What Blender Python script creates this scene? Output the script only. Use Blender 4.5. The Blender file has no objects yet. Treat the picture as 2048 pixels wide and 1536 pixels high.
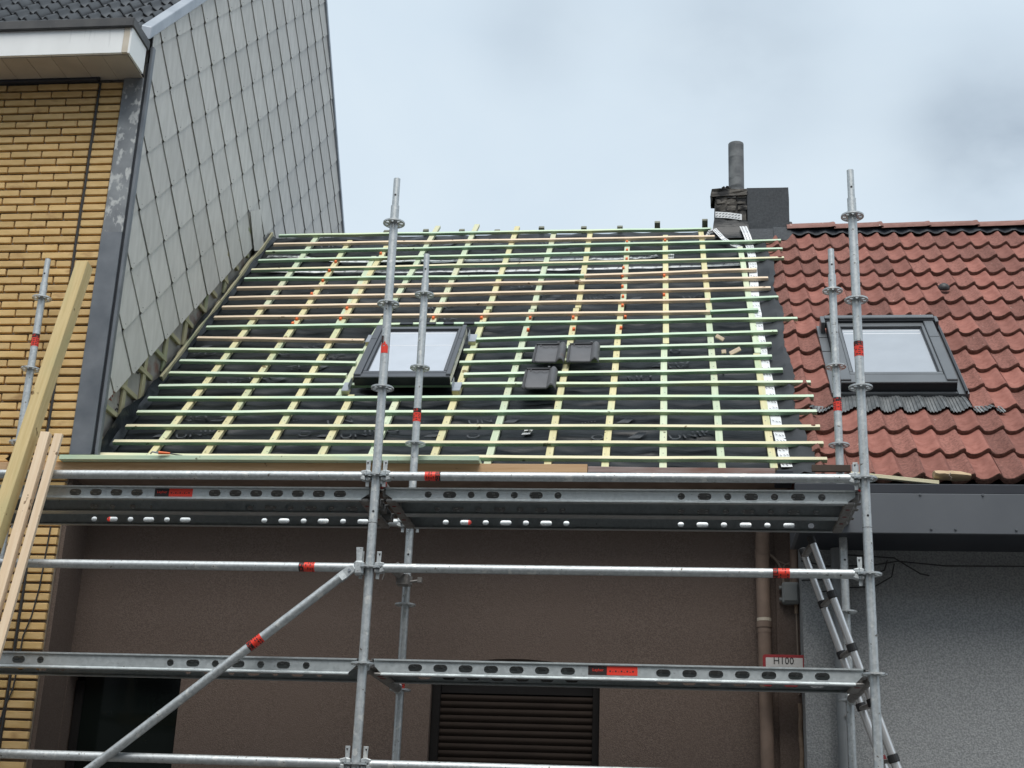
import bpy, bmesh, math, random
from mathutils import Vector, Matrix
from mathutils.geometry import tessellate_polygon
random.seed(7)
rad = math.radians
SC = bpy.context.scene
COL = SC.collection

# ------------------------------------------------------------------ camera
cam_d = bpy.data.cameras.new('camera')
cam = bpy.data.objects.new('camera', cam_d)
COL.objects.link(cam)
PITCH, YAW, ROLL = 0.3371, -0.1216, 0.0385
fw = Vector((math.sin(YAW)*math.cos(PITCH), math.cos(YAW)*math.cos(PITCH), math.sin(PITCH)))
rt = Vector((math.cos(YAW), -math.sin(YAW), 0)); up = rt.cross(fw)
r2 = rt*math.cos(ROLL)+up*math.sin(ROLL); u2 = -rt*math.sin(ROLL)+up*math.cos(ROLL)
M = Matrix((r2, u2, -fw)).transposed().to_4x4()
M.translation = Vector((1.595, -7.1959, -0.5176))
cam.matrix_world = M
cam_d.sensor_width = 36.0
cam_d.lens = 2824.86/2048*36.0
cam_d.clip_start = 0.1
cam_d.clip_end = 2000
SC.camera = cam

# ------------------------------------------------------------------ sky + sun + exposure
SUN_EL, SUN_ROT = rad(62), rad(172)          # high, behind the camera
world = bpy.data.worlds.new('World'); SC.world = world; world.use_nodes = True
nt = world.node_tree; N = nt.nodes; L = nt.links
for n in list(N): N.remove(n)
def nn(tree, typ, **kw):
    n = tree.nodes.new(typ)
    for k, v in kw.items():
        setattr(n, k, v)
    return n
out = nn(nt, 'ShaderNodeOutputWorld'); bg = nn(nt, 'ShaderNodeBackground')
L.new(bg.outputs[0], out.inputs[0])
sky = nn(nt, 'ShaderNodeTexSky'); sky.sky_type = 'NISHITA'; sky.sun_disc = False
sky.sun_elevation = SUN_EL; sky.sun_rotation = SUN_ROT; sky.dust_density = 3.0
tc = nn(nt, 'ShaderNodeTexCoord')
sep = nn(nt, 'ShaderNodeSeparateXYZ'); L.new(tc.outputs['Generated'], sep.inputs[0])
def wmath(op, a, b=None, clamp=False):
    m = nn(nt, 'ShaderNodeMath', operation=op); m.use_clamp = clamp
    for i, v in enumerate((a, b)):
        if v is None: continue
        if isinstance(v, (int, float)): m.inputs[i].default_value = v
        else: L.new(v, m.inputs[i])
    return m.outputs[0]
zz = wmath('ADD', wmath('ABSOLUTE', sep.outputs[2]), 0.35)
cx = wmath('DIVIDE', sep.outputs[0], zz); cy = wmath('DIVIDE', sep.outputs[1], zz)
comb = nn(nt, 'ShaderNodeCombineXYZ'); L.new(cx, comb.inputs[0]); L.new(cy, comb.inputs[1])
nz = nn(nt, 'ShaderNodeTexNoise'); nz.inputs['Scale'].default_value = 2.6; nz.inputs['Detail'].default_value = 7
nz.inputs['Roughness'].default_value = 0.52; nz.inputs['Distortion'].default_value = 0.25
L.new(comb.outputs[0], nz.inputs['Vector'])
ramp = nn(nt, 'ShaderNodeValToRGB'); L.new(nz.outputs[0], ramp.inputs[0])
ramp.color_ramp.elements[0].position = 0.30; ramp.color_ramp.elements[1].position = 0.72
SKY_LIGHT = (5.25, 5.95, 6.45, 1); SKY_GREY = (2.7, 3.25, 3.85, 1)
ramp.color_ramp.elements[0].color = (4.5, 5.3, 6.0, 1)
ramp.color_ramp.elements[1].color = SKY_LIGHT
# heavier grey cloud banks: soft lobes in the sky, broken up by noise
fac = None
for (px_dir, wdt, amt) in (((0.0445, 0.84, 0.5407), 0.046, 0.62), ((0.217, 0.856, 0.470), 0.040, 1.25), ((-0.0932, 0.8295, 0.5506), 0.030, 0.45)):
    dv = Vector(px_dir).normalized()
    dn = nn(nt, 'ShaderNodeVectorMath', operation='DOT_PRODUCT')
    L.new(tc.outputs['Generated'], dn.inputs[0]); dn.inputs[1].default_value = dv
    d = wmath('SUBTRACT', 1.0, dn.outputs['Value'])
    e = wmath('MULTIPLY', wmath('POWER', 2.718, wmath('MULTIPLY', d, -2.0/(wdt*wdt)*0.5)), amt)
    fac = e if fac is None else wmath('ADD', fac, e)
nz2 = nn(nt, 'ShaderNodeTexNoise'); nz2.inputs['Scale'].default_value = 5.5; nz2.inputs['Detail'].default_value = 6
L.new(comb.outputs[0], nz2.inputs['Vector'])
fac = wmath('MULTIPLY', fac, wmath('MULTIPLY', wmath('SUBTRACT', nz2.outputs[0], 0.22), 2.3, True), True)
mx = nn(nt, 'ShaderNodeMixRGB'); L.new(fac, mx.inputs[0]); L.new(ramp.outputs[0], mx.inputs[1]); mx.inputs[2].default_value = SKY_GREY
mx2 = nn(nt, 'ShaderNodeMixRGB'); mx2.inputs[0].default_value = 0.9
L.new(sky.outputs[0], mx2.inputs[1]); L.new(mx.outputs[0], mx2.inputs[2])
L.new(mx2.outputs[0], bg.inputs[0]); bg.inputs[1].default_value = 0.085

sun_d = bpy.data.lights.new('sun', 'SUN'); sun_d.energy = 1.5; sun_d.angle = rad(38); sun_d.color = (1, 0.97, 0.92)
sun = bpy.data.objects.new('sun', sun_d); COL.objects.link(sun)
sd = Vector((math.sin(SUN_ROT)*math.cos(SUN_EL), math.cos(SUN_ROT)*math.cos(SUN_EL), math.sin(SUN_EL)))
sun.rotation_euler = sd.to_track_quat('Z', 'Y').to_euler()
SC.view_settings.view_transform = 'Standard'; SC.view_settings.look = 'None'
SC.view_settings.gamma = 1.0; SC.view_settings.use_curve_mapping = False
SC.view_settings.exposure = 0.85

# ------------------------------------------------------------------ helpers
def prop(o, label=None, cat=None, group=None, kind=None):
    if label: o['label'] = label
    if cat: o['category'] = cat
    if group: o['group'] = group
    if kind: o['kind'] = kind
    return o
WPOS = {}
def thing(name, loc, label, cat, group=None):
    o = bpy.data.objects.new(name, None); COL.objects.link(o); o.location = loc
    o.empty_display_size = 0.1
    WPOS[o] = Vector(loc)
    return prop(o, label, cat, group)
def place(name, me, parent=None, mat=None, M=None, kind=None):
    """link mesh data as an object with world matrix M (parents are never rotated)"""
    o = bpy.data.objects.new(name, me); COL.objects.link(o)
    M = M.copy() if M is not None else Matrix()
    w = M.translation.copy()
    if mat and not me.materials: me.materials.append(mat)
    if parent is not None:
        o.parent = parent
        pm = WPOS[parent] if parent in WPOS and not hasattr(WPOS[parent], 'to_3x3') else WPOS[parent].translation
        if hasattr(WPOS[parent], 'to_3x3'):
            M = WPOS[parent].inverted() @ M
        else:
            M.translation = w - pm
    o.matrix_local = M
    WPOS[o] = (Matrix.Translation(Vector((0, 0, 0))) @ Mfull(M, parent))
    if kind: o['kind'] = kind
    return o
def Mfull(M, parent):
    if parent is None: return M.copy()
    W = WPOS[parent]
    if hasattr(W, 'to_3x3'): return W @ M
    return Matrix.Translation(W) @ M
class MB:
    def __init__(s): s.v = []; s.f = []
    def add(s, vs, fs):
        b = len(s.v); s.v += [Vector(p) for p in vs]; s.f += [tuple(b+i for i in f) for f in fs]; return s
    def box(s, lo, hi):
        (a, b, c), (d, e, f) = lo, hi
        return s.add([(a,b,c),(d,b,c),(d,e,c),(a,e,c),(a,b,f),(d,b,f),(d,e,f),(a,e,f)],
              [(0,3,2,1),(4,5,6,7),(0,1,5,4),(1,2,6,5),(2,3,7,6),(3,0,4,7)])
    def hexa(s, p8):
        return s.add(p8, [(0,3,2,1),(4,5,6,7),(0,1,5,4),(1,2,6,5),(2,3,7,6),(3,0,4,7)])
    def quad(s, a, b, c, d): return s.add([a,b,c,d], [(0,1,2,3)])
    def tube(s, p, q, r, n=14, r2=None, caps=True, smooth=True):
        p = Vector(p); q = Vector(q); d = (q-p).normalized(); r2 = r if r2 is None else r2
        u = d.orthogonal().normalized(); w = d.cross(u)
        vs = []
        for c, rr in ((p, r), (q, r2)):
            for k in range(n):
                a = 2*math.pi*k/n; vs.append(c+u*(rr*math.cos(a))+w*(rr*math.sin(a)))
        fs = [(k, (k+1)%n, n+(k+1)%n, n+k) for k in range(n)]
        if caps: fs += [tuple(range(n-1,-1,-1)), tuple(range(n,2*n))]
        return s.add(vs, fs)
    def path(s, pts, r, n=8):
        pts = [Vector(p) for p in pts]; m = len(pts); vs = []; 
        u = None
        for i, p in enumerate(pts):
            d = (pts[min(i+1,m-1)]-pts[max(i-1,0)]).normalized()
            if u is None: u = d.orthogonal().normalized()
            u = (u-d*u.dot(d)).normalized(); w = d.cross(u)
            for k in range(n):
                a = 2*math.pi*k/n; vs.append(p+u*(r*math.cos(a))+w*(r*math.sin(a)))
        fs = [(i*n+k, i*n+(k+1)%n, (i+1)*n+(k+1)%n, (i+1)*n+k) for i in range(m-1) for k in range(n)]
        fs += [tuple(range(n-1,-1,-1)), tuple(range((m-1)*n, m*n))]
        return s.add(vs, fs)
    def plate(s, outer, holes, t, fr):
        """flat plate with holes; fr(u,v,w)->Vector maps plate space to 3D, thickness along w"""
        loops = [outer]+holes
        flat = [p for lp in loops for p in lp]
        tris = tessellate_polygon([[Vector((p[0], p[1], 0)) for p in lp] for lp in loops])
        n = len(flat)
        vs = [fr(p[0], p[1], 0) for p in flat]+[fr(p[0], p[1], t) for p in flat]
        fs = [tuple(t_) for t_ in tris]+[tuple(n+i for i in reversed(t_)) for t_ in tris]
        b = 0
        for lp in loops:
            m = len(lp)
            fs += [(b+i, b+(i+1)%m, n+b+(i+1)%m, n+b+i) for i in range(m)]
            b += m
        return s.add(vs, fs)
    def mesh(s, name, M=None, smooth=False, bevel=0, recalc=True):
        me = bpy.data.meshes.new(name)
        vs = s.v if M is None else [M.inverted() @ p for p in s.v]
        me.from_pydata([tuple(p) for p in vs], [], s.f)
        bm = bmesh.new(); bm.from_mesh(me)
        if recalc: bmesh.ops.recalc_face_normals(bm, faces=bm.faces)
        if bevel:
            eds = [e for e in bm.edges if len(e.link_faces) == 2 and e.calc_face_angle(0) > 0.6]
            bmesh.ops.bevel(bm, geom=eds, offset=bevel, segments=1, affect='EDGES', profile=0.5)
        if smooth:
            for f in bm.faces: f.smooth = True
            for e in bm.edges:
                if len(e.link_faces) == 2 and e.calc_face_angle(0) > rad(40): e.smooth = False
        bm.to_mesh(me); bm.free()
        return me
    def build(s, name, mat, parent=None, smooth=False, bevel=0, kind=None, label=None, recalc=True):
        lo = Vector((min(p.x for p in s.v), min(p.y for p in s.v), min(p.z for p in s.v)))
        hi = Vector((max(p.x for p in s.v), max(p.y for p in s.v), max(p.z for p in s.v)))
        M = Matrix.Translation((lo+hi)/2)
        o = place(name, s.mesh(name, M, smooth, bevel, recalc), parent, mat, M, kind)
        if label: o['label'] = label
        return o
def axisM(p, x, y):
    x = Vector(x).normalized(); z = x.cross(Vector(y)).normalized(); y = z.cross(x)
    m = Matrix((x, y, z)).transposed().to_4x4(); m.translation = Vector(p); return m
def bar(name, p, q, w, h, upv, mat, parent=None, bevel=0.0015, jitter=0.0, kind=None, label=None):
    """box whose local X runs p->q; w across, h along upv (p,q are centre line)"""
    p = Vector(p); q = Vector(q); x = (q-p); Ln = x.length; x.normalize()
    z = Vector(upv); z = (z-x*z.dot(x)).normalized(); y = z.cross(x)
    m = Matrix((x, y, z)).transposed().to_4x4(); m.translation = (p+q)/2
    mb = MB()
    nseg = max(1, min(14, int(Ln/0.35))) if jitter else 1
    prev = None
    vs = []; fs = []
    for i in range(nseg+1):
        t = -Ln/2+Ln*i/nseg
        dy = random.uniform(-jitter, jitter) if 0 < i < nseg else 0; dz = random.uniform(-jitter, jitter)*.6 if 0 < i < nseg else 0
        vs += [(t, -w/2+dy, -h/2+dz), (t, w/2+dy, -h/2+dz), (t, w/2+dy, h/2+dz), (t, -w/2+dy, h/2+dz)]
        if i: 
            b = (i-1)*4
            fs += [(b+k, b+(k+1) % 4, b+4+(k+1) % 4, b+4+k) for k in range(4)]
    fs += [(3,2,1,0), tuple(nseg*4+k for k in range(4))]
    mb.add(vs, fs)
    me = mb.mesh(name, None, bevel=bevel)
    o = place(name, me, parent, mat, m, kind)
    if label: o['label'] = label
    return o
def pipe(name, p, q, r, mat, parent=None, n=18, caps=True, kind=None):
    p = Vector(p); q = Vector(q); x = (q-p); Ln = x.length
    m = axisM((p+q)/2, x, (0.3, 0.5, 0.81) if abs(x.normalized().z) < .6 else (1, 0.2, 0))
    me = MB().tube((-Ln/2, 0, 0), (Ln/2, 0, 0), r, n, caps=caps).mesh(name, None, smooth=True)
    return place(name, me, parent, mat, m, kind)
def text_part(name, body, size, M, mat, parent=None, extrude=0.0004, align='CENTER', xs=1.0):
    cu = bpy.data.curves.new(name, 'FONT'); cu.body = body; cu.size = size; cu.extrude = extrude
    cu.align_x = align; cu.align_y = 'CENTER'; cu.resolution_u = 2
    t = bpy.data.objects.new('text_tmp', cu); COL.objects.link(t)
    dg = bpy.context.evaluated_depsgraph_get(); dg.update()
    me = bpy.data.meshes.new_from_object(t.evaluated_get(dg))
    bpy.data.objects.remove(t)
    for v in me.vertices: v.co.x *= xs
    me.materials.clear()
    return place(name, me, parent, mat, M)

# ------------------------------------------------------------------ materials
def c4(c): return (c[0], c[1], c[2], 1)
def pbr(name, base, rough=0.7, metal=0.0, c2=None, scale=6.0, stretch=(1,1,1), bump=0.0, bscale=80.0, contrast=(0.35, 0.65),
        spots=None, sscale=40.0, sthr=(0.66, 0.72), rnd=0.0, detail=5, spec=0.5, rough2=None, voronoi=False, objrand=True, bstretch=None, layer=None):
    """noise-mottled surface: base/c2 mix, optional speck layer, optional per-object value change, optional bump"""
    m = bpy.data.materials.new(name); m.use_nodes = True
    t = m.node_tree; n = t.nodes; l = t.links
    b = n['Principled BSDF']; b.inputs['Roughness'].default_value = rough; b.inputs['Metallic'].default_value = metal
    b.inputs['Specular IOR Level'].default_value = spec
    tc = n.new('ShaderNodeTexCoord'); oi = n.new('ShaderNodeObjectInfo')
    vec = tc.outputs['Object']
    if objrand:
        mu = n.new('ShaderNodeMath'); mu.operation = 'MULTIPLY'; mu.inputs[1].default_value = 37.0; l.new(oi.outputs['Random'], mu.inputs[0])
        ad = n.new('ShaderNodeVectorMath'); ad.operation = 'ADD'; l.new(vec, ad.inputs[0]); l.new(mu.outputs[0], ad.inputs[1]); vec = ad.outputs[0]
    def mapped(st):
        mp = n.new('ShaderNodeMapping'); mp.inputs['Scale'].default_value = st; l.new(vec, mp.inputs[0]); return mp.outputs[0]
    def noise(v, sc, det):
        q = n.new('ShaderNodeTexNoise'); q.inputs['Scale'].default_value = sc; q.inputs['Detail'].default_value = det
        l.new(v, q.inputs['Vector']); return q.outputs[0]
    mv = mapped(stretch)
    if voronoi:
        q = n.new('ShaderNodeTexVoronoi'); q.inputs['Scale'].default_value = scale; l.new(mv, q.inputs['Vector'])
        src = q.outputs['Color']
        bw = n.new('ShaderNodeRGBToBW'); l.new(src, bw.inputs[0]); src = bw.outputs[0]
        nz_ = noise(mv, scale*.35, 4)
        av = n.new('ShaderNodeMath'); av.operation = 'ADD'; l.new(src, av.inputs[0]); l.new(nz_, av.inputs[1])
        hv = n.new('ShaderNodeMath'); hv.operation = 'MULTIPLY'; hv.inputs[1].default_value = .5; l.new(av.outputs[0], hv.inputs[0]); src = hv.outputs[0]
    else:
        src = noise(mv, scale, detail)
    rp = n.new('ShaderNodeValToRGB'); l.new(src, rp.inputs[0])
    rp.color_ramp.elements[0].position = contrast[0]; rp.color_ramp.elements[1].position = contrast[1]
    rp.color_ramp.elements[0].color = c4(base); rp.color_ramp.elements[1].color = c4(c2 if c2 else [min(1, x*1.15) for x in base])
    colr = rp.outputs[0]
    def mix(fac, a, bcol, mode='MIX'):
        x = n.new('ShaderNodeMixRGB'); x.blend_type = mode
        if isinstance(fac, float): x.inputs[0].default_value = fac
        else: l.new(fac, x.inputs[0])
        l.new(a, x.inputs[1])
        if isinstance(bcol, tuple): x.inputs[2].default_value = bcol
        else: l.new(bcol, x.inputs[2])
        return x.outputs[0]
    def thr(v, lo, hi):
        r = n.new('ShaderNodeMapRange'); r.inputs[1].default_value = lo; r.inputs[2].default_value = hi; l.new(v, r.inputs[0]); return r.outputs[0]
    if layer:      # (colour, scale, lo, hi, stretch)
        colr = mix(thr(noise(mapped(layer[4]), layer[1], 4), layer[2], layer[3]), colr, c4(layer[0]))
    if spots:
        colr = mix(thr(noise(mv if False else vec, sscale, 3), sthr[0], sthr[1]), colr, c4(spots))
    if rnd:
        r = n.new('ShaderNodeMapRange'); r.inputs[3].default_value = 1-rnd; r.inputs[4].default_value = 1+rnd; l.new(oi.outputs['Random'], r.inputs[0])
        cc = n.new('ShaderNodeCombineXYZ')
        for i in range(3): l.new(r.outputs[0], cc.inputs[i])
        colr = mix(1.0, colr, cc.outputs[0], 'MULTIPLY')
    l.new(colr, b.inputs['Base Color'])
    if rough2 is not None:
        l.new(thr2(n, l, src, rough, rough2), b.inputs['Roughness'])
    if bump:
        bn = n.new('ShaderNodeBump'); bn.inputs['Strength'].default_value = min(1.0, bump); bn.inputs['Distance'].default_value = 0.004
        l.new(noise(mapped(bstretch) if bstretch else vec, bscale, 4), bn.inputs['Height']); l.new(bn.outputs[0], b.inputs['Normal'])
    return m
def thr2(n, l, v, lo, hi):
    r = n.new('ShaderNodeMapRange'); r.inputs[3].default_value = lo; r.inputs[4].default_value = hi; l.new(v, r.inputs[0]); return r.outputs[0]
WS = (1.2, 22, 22)
def wood(name, a, b2, tint=None, rough=0.75, knots=True):
    m = pbr(name, a, rough, c2=b2, scale=3.0, stretch=WS, contrast=(0.3, 0.7), bump=0.25, bscale=14, bstretch=WS, rnd=0.07,
            layer=(tint, 1.7, 0.50, 0.68, (1.0, 3, 3)) if tint else None,
            spots=(a[0]*.35, a[1]*.3, a[2]*.25) if knots else None, sscale=11.0, sthr=(0.70, 0.725))
    return m
MAT = {}
MAT['w_green'] = wood('green_treated_wood', (.46,.62,.46), (.60,.73,.56), tint=(.64,.72,.48))
MAT['w_mint'] = wood('mint_treated_wood', (.56,.69,.52), (.68,.78,.62), tint=(.68,.74,.52))
MAT['w_yellow'] = wood('yellow_treated_wood', (.68,.62,.40), (.77,.72,.52), tint=(.56,.63,.42))
MAT['w_pink'] = wood('raw_spruce', (.72,.56,.40), (.80,.66,.50))
MAT['w_edge'] = wood('darker_green_edge', (.20,.36,.235), (.32,.46,.30), tint=(.40,.46,.26))
MAT['w_counter'] = wood('counter_batten_wood', (.59,.53,.29), (.70,.64,.39), tint=(.48,.57,.37))
MAT['w_cgreen'] = wood('green_counter_wood', (.48,.58,.41), (.62,.68,.50), tint=(.62,.61,.42))
MAT['w_beam'] = wood('beam_wood', (.56,.42,.19), (.66,.52,.27), tint=(.52,.44,.22))
MAT['w_raw'] = wood('planed_pine', (.74,.56,.38), (.82,.66,.48))
MAT['w_brown'] = wood('brown_fascia_wood', (.54,.33,.17), (.64,.42,.24))
MAT['w_old'] = wood('weathered_board', (.30,.22,.20), (.42,.34,.32), tint=(.24,.12,.09))
MAT['w_grey'] = wood('old_batten_wood', (.32,.30,.18), (.42,.38,.25), tint=(.22,.26,.16))
MAT['w_end'] = wood('dark_stub_wood', (.16,.17,.13), (.22,.22,.17))
MAT['galv'] = pbr('galvanised_steel', (.46,.49,.50), 0.44, 0.7, c2=(.62,.65,.66), scale=75, voronoi=True, contrast=(.25,.8), bump=.08, bscale=120,
                  layer=((.72,.73,.71), 19, .61, .68, (1,1,1)), spots=(.16,.14,.12), sscale=45, sthr=(.67,.72), rough2=.6)
MAT['galv_deck'] = pbr('galvanised_deck', (.47,.51,.52), 0.40, 0.7, c2=(.60,.64,.65), scale=60, voronoi=True, contrast=(.2,.85), spots=(.25,.26,.26), sscale=50, sthr=(.7,.78), rough2=.55)
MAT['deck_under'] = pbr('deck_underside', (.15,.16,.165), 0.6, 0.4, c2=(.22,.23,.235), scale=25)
MAT['galv_dark'] = pbr('dull_steel', (.22,.21,.20), 0.6, 0.5, c2=(.32,.31,.30), scale=30)
MAT['alu'] = pbr('brushed_aluminium', (.74,.75,.76), 0.32, 0.65, c2=(.82,.83,.84), scale=8, stretch=(.5,20,20))
MAT['black_plastic'] = pbr('black_plastic', (.018,.018,.02), 0.5, c2=(.03,.03,.032))
MAT['red_plastic'] = pbr('dark_red_plastic', (.16,.012,.015), 0.5)
MAT['orange'] = pbr('orange_plastic', (.80,.16,.04), 0.5)
MAT['st_red'] = pbr('red_sticker', (.88,.045,.025), 0.45, c2=(.80,.06,.035), scale=30)
MAT['st_black'] = pbr('black_sticker', (.02,.012,.012), 0.5, c2=(.10,.015,.012), scale=90, contrast=(.58,.66))
MAT['ink'] = pbr('black_ink', (.015,.015,.017), 0.6)
MAT['membrane'] = pbr('roofing_membrane', (.007,.0095,.012), 0.36, c2=(.016,.0195,.023), scale=5, spec=.26, bump=.7, bscale=16, bstretch=(.5,2.2,2.2), spots=(.16,.16,.16), sscale=95, sthr=(.76,.80))
MAT['print'] = pbr('grey_print', (.062,.070,.080), 0.5, c2=(.042,.047,.054), scale=40)
MAT['epdm'] = pbr('black_rubber_sheet', (.020,.023,.027), 0.55, c2=(.036,.039,.044), spec=.3, scale=7, bump=.35, bscale=18, layer=((.12,.12,.12), 9, .70, .80, (1,1,1)))
MAT['tape'] = pbr('white_tape', (.72,.74,.76), 0.4, c2=(.82,.83,.84), scale=20, bump=.4, bscale=50)
MAT['brick'] = pbr('yellow_brick', (.64,.425,.175), 0.85, c2=(.73,.505,.235), scale=9, stretch=(1,1,3), bump=.35, bscale=120, rnd=.12, layer=((.44,.26,.11), 5, .64, .78, (1,1,2)), spots=(.14,.09,.05), sscale=60, sthr=(.75,.79))
MAT['mortar'] = pbr('grey_mortar', (.21,.175,.14), 0.95, c2=(.28,.24,.20), scale=30, bump=.4, bscale=150)
MAT['slate'] = pbr('fibre_cement_slate', (.49,.482,.455), 0.62, c2=(.56,.552,.525), scale=3.0, stretch=(1,6,1.5), bump=.10, bscale=60, rnd=.065, spots=(.30,.30,.28), sscale=40, sthr=(.74,.80))
MAT['zinc'] = pbr('weathered_zinc', (.125,.140,.160), 0.5, 0.25, c2=(.19,.205,.225), scale=5, bump=.08, bscale=30)
MAT['zinc_white'] = pbr('mottled_zinc', (.16,.17,.185), 0.55, 0.2, c2=(.27,.285,.295), scale=5, layer=((.50,.51,.50), 26, .54, .64, (1,1,.6)))
MAT['zinc_light'] = pbr('bright_zinc', (.30,.33,.37), 0.45, 0.4, c2=(.38,.41,.45), scale=6)
MAT['white_paint'] = pbr('white_fascia_paint', (.85,.86,.85), 0.55, c2=(.90,.91,.90), scale=3, stretch=(3,1,.5), layer=((.62,.63,.62), 7, .62, .78, (3,1,.35)))
MAT['cream'] = pbr('cream_trim', (.55,.48,.38), 0.6, c2=(.64,.57,.47), scale=8)
MAT['soffit'] = pbr('soffit_board', (.40,.345,.29), 0.7, c2=(.47,.41,.345), scale=4)
MAT['gutter_dark'] = pbr('dark_gutter', (.045,.045,.048), 0.55, c2=(.085,.083,.082), scale=5, spots=(.18,.18,.17), sscale=30, sthr=(.70,.76))
MAT['navy'] = pbr('anthracite_metal', (.022,.026,.036), 0.45, c2=(.03,.034,.044), scale=3)
MAT['anthracite'] = pbr('anthracite_panel', (.105,.115,.13), 0.42, c2=(.125,.135,.15), scale=2)
MAT['dark_tile'] = pbr('black_glazed_tile', (.040,.043,.048), 0.38, c2=(.062,.065,.07), scale=6, rnd=.12)
MAT['insul'] = pbr('insulation_board', (.26,.245,.225), 0.5, c2=(.36,.345,.32), scale=4, layer=((.20,.10,.075), 5, .58, .70, (1,1,1)))
MAT['red_print'] = pbr('red_print', (.25,.05,.04), 0.6)
MAT['brown_render'] = pbr('brown_render', (.110,.081,.067), 0.95, c2=(.158,.119,.099), scale=120, detail=3, bump=1.0, bscale=170, contrast=(.38,.62), objrand=False, layer=((.135,.100,.083), 1.6, .40, .75, (2.2,1,.35)))
MAT['grey_render'] = pbr('grey_render', (.225,.235,.24), 0.95, c2=(.37,.38,.385), scale=95, detail=3, bump=1.0, bscale=130, contrast=(.36,.64), objrand=False)
MAT['grey_pipe'] = pbr('grey_painted_pipe', (.20,.215,.225), 0.6, c2=(.23,.245,.255), scale=8)
MAT['brown_pipe'] = pbr('brown_painted_pipe', (.185,.13,.10), 0.75, c2=(.25,.18,.14), scale=9, bump=.3, bscale=110)
MAT['grey_plastic'] = pbr('grey_plastic', (.19,.20,.20), 0.55, c2=(.23,.24,.24), scale=8)
MAT['cable'] = pbr('cable_brown', (.22,.17,.135), 0.6)
MAT['cable_dark'] = pbr('cable_dark', (.035,.035,.037), 0.6)
MAT['foam'] = pbr('lagged_cable', (.24,.17,.12), 0.9, c2=(.30,.22,.16), scale=30, bump=.6, bscale=60)
MAT['dark_room'] = pbr('dark_interior', (.012,.013,.013), 0.9)
MAT['shutter'] = pbr('brown_shutter', (.022,.016,.013), 0.75, c2=(.029,.021,.017), scale=4, spec=.12)
MAT['frame_dark'] = pbr('dark_window_frame', (.012,.011,.011), 0.7, spec=.15)
MAT['sash_grey'] = pbr('grey_aluminium_cladding', (.080,.086,.098), 0.35, 0.2, c2=(.094,.10,.112), scale=3)
MAT['sash_dark'] = pbr('dark_aluminium', (.018,.021,.026), 0.4, 0.2)
MAT['cladding'] = pbr('flashing_metal', (.125,.135,.145), 0.38, 0.35, c2=(.15,.16,.17), scale=3)
MAT['lead'] = pbr('pleated_lead', (.14,.15,.155), 0.45, 0.35, c2=(.20,.21,.215), scale=20)
MAT['pvc_cream'] = pbr('cream_frame_side', (.66,.64,.58), 0.5, c2=(.74,.72,.66), scale=5)
MAT['loose_tile'] = pbr('anthracite_clay_tile', (.082,.082,.088), 0.5, c2=(.10,.10,.106), scale=9, bump=.15, bscale=90, layer=((.10,.06,.05), 8, .70, .8, (1,1,1)))
MAT['red_tile'] = pbr('red_concrete_tile', (.235,.090,.068), 0.85, c2=(.30,.12,.092), scale=14, bump=.55, bscale=95, rnd=.24, spots=(.52,.42,.36), sscale=34, sthr=(.765,.79), layer=((.215,.075,.055), 26, .50, .72, (1,1,1)))
MAT['red_rough'] = pbr('weathered_red_tile', (.165,.068,.053), 0.92, c2=(.28,.12,.094), scale=60, bump=1.0, bscale=120, rnd=.26, spots=(.60,.50,.44), sscale=30, sthr=(.735,.765), contrast=(.34,.62))
MAT['tile_lip'] = pbr('mossy_tile_edge', (.105,.055,.042), 0.95, c2=(.19,.095,.072), scale=38, bump=1.0, bscale=90, spots=(.26,.25,.17), sscale=40, sthr=(.70,.76))
MAT['ridge_tile'] = pbr('red_ridge_tile', (.21,.105,.086), 0.88, c2=(.27,.14,.118), scale=16, bump=.5, bscale=90, rnd=.12, spots=(.58,.50,.44), sscale=28, sthr=(.70,.74))
MAT['black_roll'] = pbr('ridge_roll', (.020,.026,.036), 0.6)
MAT['old_brick'] = pbr('sooty_render', (.075,.069,.062), 0.95, c2=(.15,.137,.122), scale=18, bump=.8, bscale=45, layer=((.022,.022,.023), 9, .46, .58, (1,1,1)))
MAT['flue'] = pbr('fibre_cement_flue', (.12,.128,.135), 0.85, c2=(.21,.22,.225), scale=11, bump=.5, bscale=60, layer=((.06,.065,.07), 5, .55, .7, (1,1,3)))
MAT['felt'] = pbr('mineral_felt', (.050,.056,.063), 0.85, c2=(.070,.077,.085), scale=50, bump=.7, bscale=160)
MAT['kraft'] = pbr('kraft_paper', (.46,.33,.19), 0.75, c2=(.54,.40,.25), scale=7, bump=.3, bscale=20)
MAT['card'] = pbr('dark_brown_strip', (.05,.032,.022), 0.7, c2=(.07,.045,.03), scale=8)
MAT['sign_white'] = pbr('sign_white', (.56,.54,.52), 0.5, c2=(.60,.58,.56), scale=5)
MAT['sign_red'] = pbr('sign_red', (.28,.022,.028), 0.5, c2=(.33,.03,.035), scale=6)
MAT['paper'] = pbr('white_paper', (.72,.73,.74), 0.7)
MAT['asphalt'] = pbr('asphalt', (.05,.05,.051), 0.9, c2=(.07,.07,.07), scale=60, bump=.5, bscale=120, objrand=False)
MAT['paving'] = pbr('concrete_paving', (.13,.127,.12), 0.9, c2=(.17,.166,.16), scale=12, bump=.3, bscale=80, objrand=False)
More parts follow.
